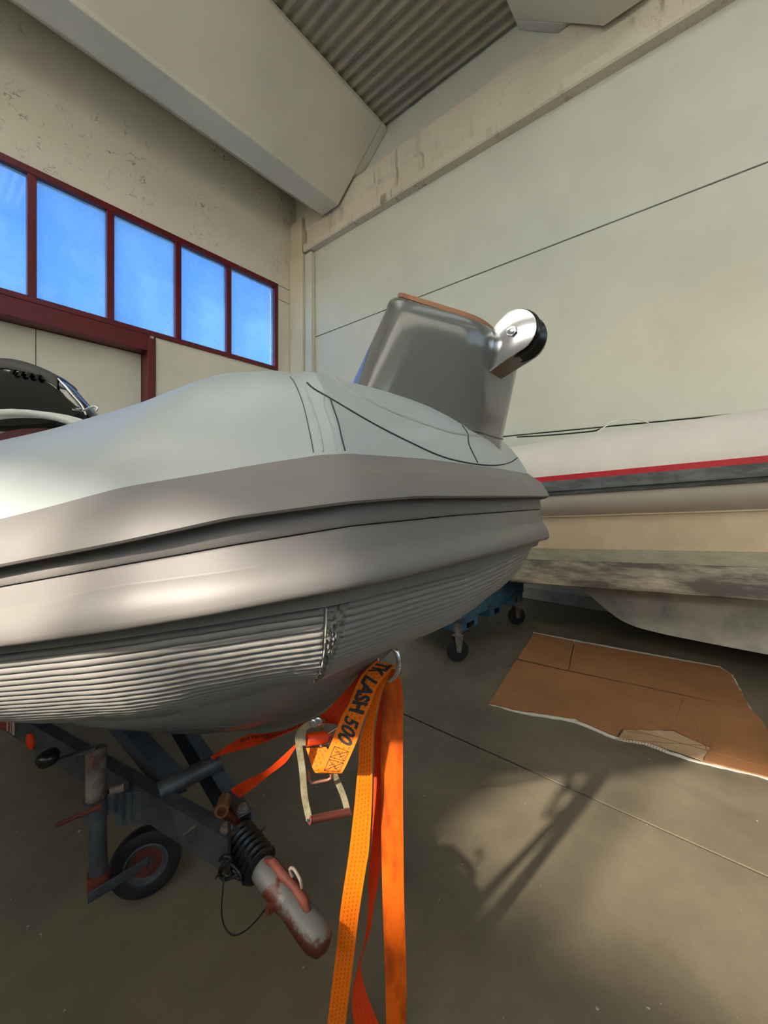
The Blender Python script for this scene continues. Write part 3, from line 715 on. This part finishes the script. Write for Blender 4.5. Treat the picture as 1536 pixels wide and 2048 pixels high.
# ================================================================== CARDBOARD
cb = root('flattened_cardboard_box', PZ(1260, 1400, 0), 'flattened brown cardboard box lying on the concrete floor', 'cardboard')
def cpanel(pts, z0, z1, mat='carton', name='cardboard_panel', jag=0.):
    P = []
    n = len(pts)
    for i in range(n):
        a = PZ(*pts[i], 0); b = PZ(*pts[(i+1) % n], 0); L = (b-a).length; k = max(1, int(L/.035)) if jag else 1
        for j in range(k):
            q = a.lerp(b, j/k)
            if jag: q = q+V((random.uniform(-1, 1), random.uniform(-1, 1), 0))*jag
            P.append(V((q.x, q.y, z0)))
    return MB().prism(P, V((0, 0, z1-z0))).build(name, mat, cb)
cpanel([(1068, 1268), (1148, 1285), (1136, 1343), (1035, 1320)], .006, .0115, jag=.002)
cpanel([(1150, 1285), (1230, 1300), (1440, 1338), (1462, 1352), (1490, 1400), (1500, 1420), (1180, 1352), (1138, 1343)], .006, .011, jag=.002)
cpanel([(1033, 1322), (1136, 1345), (1180, 1354), (1368, 1394), (1345, 1462), (1300, 1463), (1245, 1461), (1233, 1476), (1150, 1440), (1040, 1424), (978, 1409)], .005, .010, jag=.002)
cpanel([(1368, 1394.5), (1500, 1421), (1520, 1440), (1545, 1480), (1600, 1540), (1600, 1572), (1536, 1557), (1406, 1525), (1420, 1498), (1345, 1463)], .005, .0105, jag=.002)
cpanel([(1236, 1477), (1248, 1462), (1300, 1464), (1345, 1464), (1420, 1499), (1404, 1524), (1345, 1503), (1300, 1489)], .004, .0085, 'cartonpale', 'torn_panel', jag=.004)
for k in range(16):
    x = 1246+k*6; pa, pb = PZ(x, 1466+k*1.4, .009), PZ(x-6, 1478+k*1.7, .009); MB().tube([pa, pb], .0018, 5).build('corrugation', 'cartonpale', cb)
cpanel([(976, 1409), (1040, 1424), (1150, 1440), (1235, 1477), (1300, 1488), (1340, 1505), (1400, 1524), (1536, 1556), (1610, 1574), (1606, 1577), (1536, 1560), (1400, 1527), (1335, 1508), (1290, 1491), (1230, 1480), (1150, 1446), (1040, 1428), (985, 1412)], .001, .0045, 'whiteedge', 'torn_edge', jag=.005)
cpanel([(1066, 1265), (1150, 1281), (1440, 1334), (1466, 1352), (1502, 1420), (1490, 1402), (1455, 1352), (1436, 1340), (1150, 1290), (1070, 1272)], .001, .0055, 'whiteedge', 'torn_edge', jag=.005)
for a, b, r in (((1370, 1396), (1418, 1508), .0015), ((1393, 1404), (1425, 1500), .0015), ((1230, 1478), (1420, 1492), .0012), ((1090, 1338), (1055, 1428), .0008), ((1250, 1455), (1536, 1535), .0015), ((1150, 1442), (1300, 1470), .0012), ((1340, 1392), (1536, 1462), .0014), ((1270, 1396), (1500, 1448), .0012)):
    pa, pb = PZ(*a, .010), PZ(*b, .010); pa.z = pb.z = .0105
    MB().tube([pa, pa.lerp(pb, .5), pb], r, 6).build('crease', 'carton', cb)

# ================================================================== TRAILER
ZB0, ZB1 = .315, .400
tr = root('boat_trailer', (-.44, 1.06, 0), 'galvanised boat trailer frame under the grey boat, black in its shade', 'trailer')
La, Lb = V((-.405, 1.035, 0)), V((-2.6, 2.21, 0)); ld_ = (Lb-La).normalized(); lw = V((-ld_.y, ld_.x, 0))*-.04
if lw.dot(V((0, 1, 0))) < 0: lw = -lw
mb = MB().box(La+V((0, 0, ZB0)), Lb-La, lw.normalized()*.004, V((0, 0, ZB1-ZB0)))
mb.box(La+V((0, 0, ZB1)), Lb-La, lw, V((0, 0, .004))).box(La+V((0, 0, ZB0-.004)), Lb-La, lw, V((0, 0, .004)))
lb = mb.build('side_beam', 'galv', tr)
Ra, Rb = PZ(505, 1622, ZB1), PZ(340, 1385, ZB1); Ra.z = Rb.z = 0; Rb = Ra+(Rb-Ra)*1.6; rd_ = (Rb-Ra).normalized(); rw = V((rd_.y, -rd_.x, 0))*.04
if rw.x > 0: rw = -rw
mb = MB().box(Ra+V((0, 0, ZB0)), Rb-Ra, rw.normalized()*.004, V((0, 0, ZB1-ZB0))).box(Ra+V((0, 0, ZB1)), Rb-Ra, rw, V((0, 0, .004))).box(Ra+V((0, 0, ZB0-.004)), Rb-Ra, rw, V((0, 0, .004)))
mb.build('side_beam', 'galvdark', tr)
Ka, Kb = PZ(352, 1553, ZB1), PZ(238, 1429, ZB1)
MB().bar(Ka-V((0, 0, .0)), Ka+(Kb-Ka)*2.6, V((.05, .035, 0)), V((0, 0, -.06))).build('keel_beam', 'galvdark', tr)
MB().tube([PZ(318, 1583, ZB1+.01), PZ(440, 1522, ZB1+.03)], .026, 16).build('cross_tube', 'galv', tr, smooth=50)
ins0 = La+V((0, 0, ZB1+.004))+ld_*.03+lw*.5
for q in (ins0, Ra+V((0, 0, ZB1+.004))+rd_*.02+rw*.5):
    MB().lathe(q, V((0, 0, 1)), [(0, .016), (.003, .016), (.003, .011), (.011, .011)], 12).build('bolt', 'galvrust', tr)
# reflector and tape on the side beam
def onbeam(px, row):    # point on outer side face of left beam
    d = (px-768)/F; # solve La + ld*s = (d*y, y)
    s_ = (d*La.y-La.x)/(ld_.x-d*ld_.y); q = La+ld_*s_; return V((q.x, q.y, CAMZ+(HOR-row)/F*q.y))
nb = -lw.normalized()
MB().lathe(onbeam(62, 1482), nb, [(-.001, .030), (.006, .030), (.009, .022), (.010, .005)], 24).build('side_reflector', 'orangelens', tr, smooth=40)
for a, b, mt in ((-30, 0, 'refwhite'), (0.5, 14, 'refred'), (14.5, 17, 'refwhite'), (17.3, 21, 'refred'), (21.3, 23, 'refwhite'), (23.3, 25, 'refred'), (25.3, 29, 'refwhite')):
    qa, qb = onbeam(a, 1440), onbeam(b, 1440); qa.z = qb.z = ZB0+.004
    MB().box(qa-nb*.001, qb-qa, nb*.003, V((0, 0, .075))).build('reflective_tape', mt, lb)
# tow coupling group (fixed to the trailer)
A0 = V((-.36, 1.13, .345))
ctrl = PZ(505, 1712, .34); c3 = P3(548, 1762, .99); c4 = P3(606, 1838, .93)
dirc = (c4-ctrl).normalized()
MB().bar(La+V((.0, .02, ZB0+.004)), Ra+V((0, 0, ZB0+.004)), V((.05, .08, 0)), V((0, 0, .006))).build('head_plate', 'rust', tr)
MB().bar(La+ld_*.12+V((.0, .02, ZB1-.01)), Ra+rd_*.10+V((0, 0, ZB1-.01)), V((.05, .10, 0)), V((0, 0, .005))).build('head_plate', 'galvrust', tr)
bl = []
for k in range(15): bl.append((k*.0085, .047 if k % 2 else .036))
MB().lathe(ctrl-dirc*.075, dirc, bl, 28).build('rubber_bellows', 'blackrub', tr, smooth=50)
MB().tube([ctrl-dirc*.16, ctrl-dirc*.06], .034, 18).build('drawtube', 'rust', tr, smooth=50)
cpl = MB().lathe(ctrl+dirc*.040, dirc, [(0, .026), (.004, .031), (.02, .033), (.07, .0335), (.11, .032), (.12, .030)], 28).build('coupling_body', 'couple', tr, smooth=50)
MB().lathe(ctrl+dirc*.13, dirc, [(0, .024), (.01, .030), (.05, .031), (.095, .034), (.125, .034), (.148, .026), (.158, .010)], 28).build('ball_socket', 'couple', cpl, smooth=50)
up = V((.35, -.25, .85)).normalized()
hpts = [ctrl+dirc*.045+up*.03, ctrl+dirc*.07+up*.05, ctrl+dirc*.11+up*.048, ctrl+dirc*.15+up*.052, ctrl+dirc*.19+up*.046, ctrl+dirc*.21+up*.03]
MB().tube(hpts, [.006, .011, .012, .010, .012, .008], 10).build('release_handle', 'rust', cpl, smooth=50)
sd = dirc.cross(up).normalized()
for s_ in (1, -1): MB().lathe(ctrl+dirc*.135-up*.005+sd*.03*s_, sd*s_, [(-.005, .012), (.012, .012), (.012, .008), (.017, .008)], 6).build('bolt', 'rust', cpl)
MB().tube([V(q) for q in cr([P3(585, 1752, .95), P3(580, 1738, .95), P3(588, 1738, .95), P3(600, 1758, .94), P3(604, 1775, .94)], 4)], .004, 8).build('safety_catch', 'galvrust', cpl, smooth=60)
MB().lathe(P3(443, 1623, 1.08), V((.2, -1, .1)), [(-.05, .018), (0, .018), (.001, .012), (-.02, .011)], 20).build('brass_sleeve', 'yel', tr, smooth=40)
# wiring loops
def cable(pl, r=.0035): return MB().tube([V(q) for q in cr([P3(*p) for p in pl], 6)], r, 8).build('cable', 'wire', tr, smooth=60)
cable([(449, 1740, 1.02), (445, 1790, 1.0), (443, 1820, 1.0), (448, 1850, 1.0), (465, 1870, 1.0), (490, 1862, .99), (515, 1838, .98), (540, 1805, .97)], .002)
cable([(458, 1640, 1.04), (459, 1690, 1.03), (458, 1735, 1.02), (466, 1750, 1.02), (482, 1757, 1.02), (492, 1750, 1.02)], .0045)
cable([(440, 1720, 1.03), (448, 1712, 1.02), (462, 1718, 1.02), (440, 1738, 1.02), (446, 1758, 1.02), (470, 1752, 1.01), (478, 1742, 1.02)], .0045)
cable([(452, 1722, 1.02), (470, 1735, 1.02), (480, 1748, 1.01), (488, 1768, 1.01), (498, 1755, 1.01)], .004)
# jockey wheel
JX = P3(192, 1500, 1.19); JX.z = 0
jw = tr
MB().tube([JX+V((0, 0, .53)), JX+V((0, 0, .36))], .026, 20).build('outer_tube', 'galvrust', jw, smooth=50)
MB().tube([JX+V((.003, 0, .36)), JX+V((.008, 0, .165))], .0235, 20).build('inner_tube', 'galv', jw, smooth=50)
MB().lathe(JX+V((0, 0, .53)), V((0, 0, 1)), [(0, .026), (.006, .028), (.012, .022), (.014, .01)], 20).build('tube_cap', 'galvrust', jw, smooth=50)
hk = MB().bar(P3(195, 1497, 1.185), P3(92, 1532, 1.12), V((.0, .018, 0)), V((0, 0, .008))).build('crank_arm', 'galv', jw)
MB().lathe(P3(97, 1527, 1.12), V((0, -.15, 1)), [(0, .012), (.005, .024), (.022, .028), (.034, .022), (.038, .008)], 20).build('crank_knob', 'blackrub', hk, smooth=50)
MB().lathe(JX+V((0, 0, .345)), V((0, 0, 1)), [(0, .028), (0, .034), (.05, .034), (.05, .028)], 20).build('clamp', 'galv', jw, smooth=50)
MB().tube([P3(202, 1611, 1.14), P3(180, 1622, 1.12), P3(112, 1651, 1.07)], [.009, .006, .005], 8).build('clamp_lever', 'rust', jw, smooth=50)
for x0, x1, y0, y1, d_ in ((214, 228, 1588, 1630, 1.19), (230, 244, 1572, 1655, 1.2), (246, 262, 1585, 1650, 1.21), (262, 300, 1584, 1650, 1.215)):
    a = P3(x0, y1, d_); b = P3(x1, y1, d_); MB().box(a, b-a, V((.01, .02, 0)), V((0, 0, (y1-y0)/F*d_))).build('bracket_plate', 'galv', jw, bevel=.002)
MB().tube([P3(222, 1582, 1.2), P3(250, 1573, 1.21)], .012, 12).build('bracket_pin', 'galvrust', jw, smooth=50)
WC = P3(293, 1716, 1.30); WC.z = .107; wax = V((.42, -.90, .05)).normalized()
ty = jockey = MB().lathe(WC, wax, [(-.022, .065), (-.026, .085), (-.02, .100), (0, .1055), (.02, .100), (.026, .085), (.022, .065), (.018, .062), (-.018, .062)], 40).build('jockey_wheel_tyre', 'tyre', jw, smooth=40)
MB().lathe(WC, wax, [(-.016, .066), (.020, .066), (.022, .058), (.010, .050), (.006, .022), (.016, .018), (.016, .008)], 36).build('wheel_rim', 'galv', ty, smooth=40)
MB().lathe(WC, wax, [(.008, .046), (.0095, .046), (.0095, .02)], 30).build('hub_disc', 'rust', ty, smooth=40)
fo = JX+V((.006, 0, .14))
for s_ in (1, -1):
    e = WC+wax*.034*s_; f_ = fo+wax*.034*s_-V((0, 0, .02)); MB().bar(f_-(e-f_).normalized()*.02, e+(e-f_).normalized()*.012, wax*.005, V((0, 0, .032))).build('fork_arm', 'galv', jw, bevel=.003)
MB().lathe(fo-V((0, 0, .01)), V((0, 0, 1)), [(0, .028), (.045, .028)], 18).build('fork_crown', 'rust', jw, smooth=40)
MB().tube([WC-wax*.045, WC+wax*.045], .009, 10).build('axle', 'rust', jw)

# ================================================================== STRAPS
def ribbon(edges, name, mat, parent, n=8, th=.0022, txt=None):
    e = cr(edges, n); L = [P3(a, b, c) for a, b, c, d_, f_, g_ in e]; Rr = [P3(d_, f_, g_) for a, b, c, d_, f_, g_ in e]
    m = len(e); s_ = [0]
    for i in range(1, m): s_.append(s_[-1]+((L[i]+Rr[i])/2-(L[i-1]+Rr[i-1])/2).length)
    mb = MB(); vs = []; uvs = []
    nr = []
    for i in range(m):
        t = ((L[min(i+1, m-1)]+Rr[min(i+1, m-1)])-(L[max(i-1, 0)]+Rr[max(i-1, 0)])).normalized(); w_ = (Rr[i]-L[i]).normalized(); nn = t.cross(w_)
        nr.append(nn.normalized() if nn.length > 1e-5 else (nr[-1] if nr else V((0, -1, 0))))
    K = 6; off = WLOC[parent.name] if parent is not None else V((0, 0, 0))
    for sd_ in (1, -1):
        for i in range(m):
            for j in range(K+1):
                v = j/K; q = L[i].lerp(Rr[i], v)+nr[i]*(sd_*th/2); vs.append(q-off); uvs.append((s_[i], v))
    fs = []; B = m*(K+1)
    for i in range(m-1):
        for j in range(K):
            a = i*(K+1)+j; fs.append((a, a+1, a+K+2, a+K+1)); fs.append((B+a+K+1, B+a+K+2, B+a+1, B+a))
        a = i*(K+1); fs.append((a, a+K+1, B+a+K+1, B+a)); a += K; fs.append((B+a, B+a+K+1, a+K+1, a))
    for j in range(K): fs.append((j, B+j, B+j+1, j+1)); a = (m-1)*(K+1)+j; fs.append((a+1, B+a+1, B+a, a))
    me = bpy.data.meshes.new(name); me.from_pydata([tuple(v) for v in vs], [], fs)
    ul = me.uv_layers.new(name='UVMap')
    for lp in me.loops: ul.data[lp.index].uv = uvs[lp.vertex_index]
    bm = bmesh.new(); bm.from_mesh(me); bmesh.ops.recalc_face_normals(bm, faces=bm.faces); bm.to_mesh(me); bm.free()
    me.materials.append(M[mat]); me.polygons.foreach_set('use_smooth', [True]*len(me.polygons)); me.set_sharp_from_angle(angle=math.radians(50))
    o = link(name, me, parent)
    def at(s, v, lift=.0008):
        s = max(0, min(s_[-1]-1e-6, s)); i = 0
        while i < m-2 and s_[i+1] < s: i += 1
        t = (s-s_[i])/max(1e-9, s_[i+1]-s_[i]); q = L[i].lerp(L[i+1], t).lerp(Rr[i].lerp(Rr[i+1], t), v); nn = nr[i].lerp(nr[i+1], t).normalized()
        if nn.dot(V((0, 0, CAMZ))-q) < 0: nn = -nn
        return q+nn*(th/2+lift)
    return o, at, s_[-1], s_
def text2d(s, size, shear=.25, bold=.02):
    cu = bpy.data.curves.new('t', 'FONT'); cu.body = s; cu.size = size; cu.shear = shear; cu.offset = bold*size; cu.resolution_u = 3; cu.fill_mode = 'FRONT'
    ob = bpy.data.objects.new('t', cu); COL.objects.link(ob); dg = bpy.context.evaluated_depsgraph_get(); dg.update()
    me = ob.evaluated_get(dg).to_mesh(); vs = [tuple(v.co) for v in me.vertices]; fs = [tuple(p.vertices) for p in me.polygons]
    ob.evaluated_get(dg).to_mesh_clear(); bpy.data.objects.remove(ob); bpy.data.curves.remove(cu); return vs, fs
def textonribbon(s, at, s0, v0, v1, length, name, mat, parent, flip=False, shear=.25, bold=.02):
    vs, fs = text2d(s, 1, shear, bold)
    x0 = min(v[0] for v in vs); x1 = max(v[0] for v in vs); y0 = min(v[1] for v in vs); y1 = max(v[1] for v in vs)
    mb = MB(); pts = []
    for x, y, z in vs:
        a = (x-x0)/(x1-x0); b = (y-y0)/(y1-y0)
        pts.append(at(s0+a*length, v0+(v1-v0)*b))
    mb.add(pts, fs); return mb.build(name, mat, parent)
sr = root('ratchet_strap', P3(770, 1345, .95), 'orange lashing strap with ratchet and black lettering hooked through the bow eye', 'strap')
lash_e = [(752, 1322, .955, 792, 1330, .945), (739, 1334, .95, 784, 1338, .945), (720, 1355, .94, 757, 1370, .93), (696, 1411, .92, 741, 1409, .91), (685, 1430, .91, 727, 1441, .90), (672, 1462, .90, 714, 1481, .89),
          (652, 1510, .89, 696, 1523, .88), (642, 1534, .885, 688, 1539, .875), (634, 1545, .89, 682, 1546, .88), (626, 1538, .905, 676, 1538, .90), (618, 1515, .92, 666, 1512, .92), (612, 1496, .93, 652, 1494, .93)]
lo, at, LL, SS = ribbon(lash_e, 'printed_webbing', 'strap', sr)
k1 = SS[8*1]
textonribbon('TK', at, .002, .12, .88, .036, 'lettering', 'print', lo, bold=.05)
textonribbon('LASH', at, .044, .14, .90, .086, 'lettering', 'print', lo, bold=.05)
textonribbon('500', at, .137, .14, .86, .058, 'lettering', 'print', lo, bold=.03)
def lines(segs, nm, wd=.0006):
    mb = MB()
    for (s0, v0), (s1, v1) in segs:
        n = 4; mb.tube([at(s0+(s1-s0)*k/n, v0+(v1-v0)*k/n, .0002) for k in range(n+1)], wd, 4)
    mb.build(nm, 'print', lo)
b0 = .206
for q in (b0, b0+.027):
    lines([((q, .2), (q, .85)), ((q+.022, .2), (q+.022, .85)), ((q, .2), (q+.022, .2)), ((q, .85), (q+.022, .85)), ((q, .2), (q+.022, .85)), ((q, .85), (q+.022, .2)), ((q+.011, .3), (q+.006, .5)), ((q+.006, .5), (q+.016, .62)), ((q+.016, .62), (q+.010, .75))], 'pictogram')
textonribbon('K', at, b0+.055, .1, .9, .010, 'lettering', 'print', lo, bold=.03)
tails = [
 ('webbing_tail', 'strap', [(768, 1345, .955, 785, 1335, .95), (745, 1400, .95, 765, 1380, .945), (727, 1455, .945, 750, 1440, .94), (719, 1485, .94, 747, 1480, .935), (717, 1525, .935, 745, 1534, .93), (713, 1564, .93, 744.5, 1575, .93), (709, 1610, .93, 743.5, 1610, .93), (700, 1690, .93, 738, 1698, .93), (696, 1720, .93, 732, 1735, .93),
    (681, 1819, .93, 718, 1826, .93), (672, 1906, .93, 707, 1918, .93), (655, 2046, .93, 691, 2046, .93), (651, 2080, .93, 688, 2080, .93), (650, 2096, .93, 688, 2096, .93)]),
 ('webbing_tail', 'strapr', [(765, 1385, .975, 778, 1385, .975), (755, 1430, .975, 768, 1430, .975), (750, 1476, .975, 766, 1476, .97), (747, 1593, .975, 764, 1593, .97), (743, 1687, .975, 762, 1687, .97), (737, 1753, .975, 760, 1745, .97), (736, 1819, .97, 748, 1810, .97), (731, 1873, .97, 740, 1862, .965), (718, 1928, .965, 722, 1922, .97),
    (706, 1975, .955, 727, 1965, .965), (704, 2015, .95, 742, 2010, .965), (709, 2048, .95, 758, 2048, .965), (716, 2072, .955, 766, 2066, .965), (722, 2080, .955, 770, 2075, .965)]),
 ('webbing_tail', 'strapw', [(768, 1338, .96, 793, 1340, .955), (768, 1352, .96, 801, 1358, .955), (768, 1375, .96, 805, 1376, .955), (765, 1420, .96, 806, 1420, .955), (762, 1500, .955, 806, 1500, .955), (762, 1600, .955, 806, 1600, .95), (763, 1700, .95, 807, 1700, .95), (765, 1797, .95, 808, 1797, .95), (768, 1884, .95, 811, 1884, .95),
    (771, 1975, .95, 813, 1972, .95), (772, 2046, .95, 812, 2046, .95), (772, 2078, .95, 812, 2078, .95)]),
 ('webbing_tail', 'strapr', [(728, 1338, 1.0, 790, 1338, .965), (700, 1372, .985, 750, 1385, .955), (672, 1402, .975, 722, 1425, .945), (650, 1424, .97, 700, 1450, .94), (628, 1436, .985, 655, 1446, .95), (600, 1449, 1.01, 622, 1446, .96), (572, 1460, 1.04, 580, 1463, 1.0), (536, 1467, 1.10, 540, 1480, 1.05), (492, 1471, 1.17, 505, 1493, 1.12), (450, 1495, 1.24, 466, 1504, 1.19), (430, 1508, 1.27, 440, 1512, 1.25), (400, 1527, 1.33, 405, 1529, 1.31)]),
 ('webbing_tail', 'strapr', [(640, 1470, .94, 640, 1486, .94), (610, 1478, .95, 612, 1490, .95), (593, 1487, .97, 594, 1493, .97), (560, 1517, 1.03, 572, 1524, 1.02), (528, 1543, 1.09, 536, 1552, 1.08), (489, 1562, 1.16, 499, 1582, 1.14), (462, 1578, 1.2, 474, 1600, 1.19)]),
]
TO = []
for nm, mt, e in tails: TO.append(ribbon(e, nm, mt, sr))
_, at2, L2, SS2 = TO[3]
textonribbon('KELLERMETZEN', at2, SS2[8*6]+.02, .52, .80, .10, 'lettering', 'print', TO[3][0], bold=.01)
textonribbon('LASH 500', at2, SS2[8*7], .15, .42, .16, 'lettering', 'print', TO[3][0], bold=.02)
# ratchet
def plate2(pl, w_, th, mat, name, parent, ex=V((0, 1, 0))):
    L = []; Rr = []
    q = [V(p) for p in cr(pl, 5)]
    for i, p in enumerate(q):
        t = q[min(i+1, len(q)-1)]-q[max(i-1, 0)]; d2 = V((-t.y, t.x, 0)).normalized()*w_/2
        a = p+d2; b = p-d2; L.append(P3(a.x, a.y, p.z)); Rr.append(P3(b.x, b.y, p.z))
    mb = MB().loft([[L[i], Rr[i], Rr[i]+ex*th, L[i]+ex*th] for i in range(len(L))], True, True); return mb.build(name, mat, parent, smooth=35)
rt = plate2([(642, 1438, .915), (625, 1446, .912), (607, 1457, .91), (597, 1472, .905), (599, 1500, .90), (605, 1544, .895), (609, 1593, .89), (619, 1642, .885)], 13, .004, 'zinc', 'ratchet_handle', sr)
plate2([(646, 1440, .955), (640, 1470, .955), (652, 1510, .95), (668, 1548, .945), (687, 1593, .94), (697, 1632, .935)], 12, .004, 'zinc', 'handle_cheek', rt)
MB().lathe(P3(619, 1640, .883), P3(697, 1624, .935)-P3(619, 1640, .883), [(0, .009), (.004, .0085), (.095, .0085), (.1, .009)], 14).build('hand_grip', 'brownrub', rt, smooth=30)
for x, y in ((637, 1441), (628, 1445)): MB().lathe(P3(x, y, .912), V((-.1, -1, 0)), [(-.002, .009), (.004, .009), (.006, .006), (.006, .004)], 18).build('pivot_rivet', 'chrome', rt, smooth=40)
MB().lathe(P3(618, 1640, .883), V((-.1, -1, 0)), [(0, .005), (.003, .004)], 12).build('pivot_rivet', 'chrome', rt, smooth=40)
MB().lathe(P3(612, 1480, .912), P3(652, 1474, .95)-P3(612, 1480, .912), [(0, .012), (.002, .0135), (.055, .0135), (.056, .012)], 20).build('webbing_spool', 'spoolorange', rt, smooth=40)
for k in range(9):
    a = 2*math.pi*k/9; c_ = P3(653, 1478, .952); MB().prism([c_, c_+V((math.cos(a), 0, math.sin(a)))*.02, c_+V((math.cos(a+.5), 0, math.sin(a+.5)))*.012], V((0, .003, 0))).build('ratchet_tooth', 'chrome', rt)
plate2([(604, 1460, .908), (603, 1475, .906), (604, 1490, .904)], 17, .003, 'zinc', 'pawl_plate', rt, V((0, -1, 0)))
MB().tube([P3(616, 1543, .905), P3(618, 1560, .905), P3(622, 1566, .905), P3(655, 1560, .92), P3(662, 1556, .92), P3(662, 1548, .92)], .0032, 8).build('release_bracket', 'pinkst', rt, smooth=60)
MB().tube([P3(652, 1470, .95), P3(680, 1452, .96)], .0022, 8).build('slotted_shaft', 'chrome', rt, smooth=60)
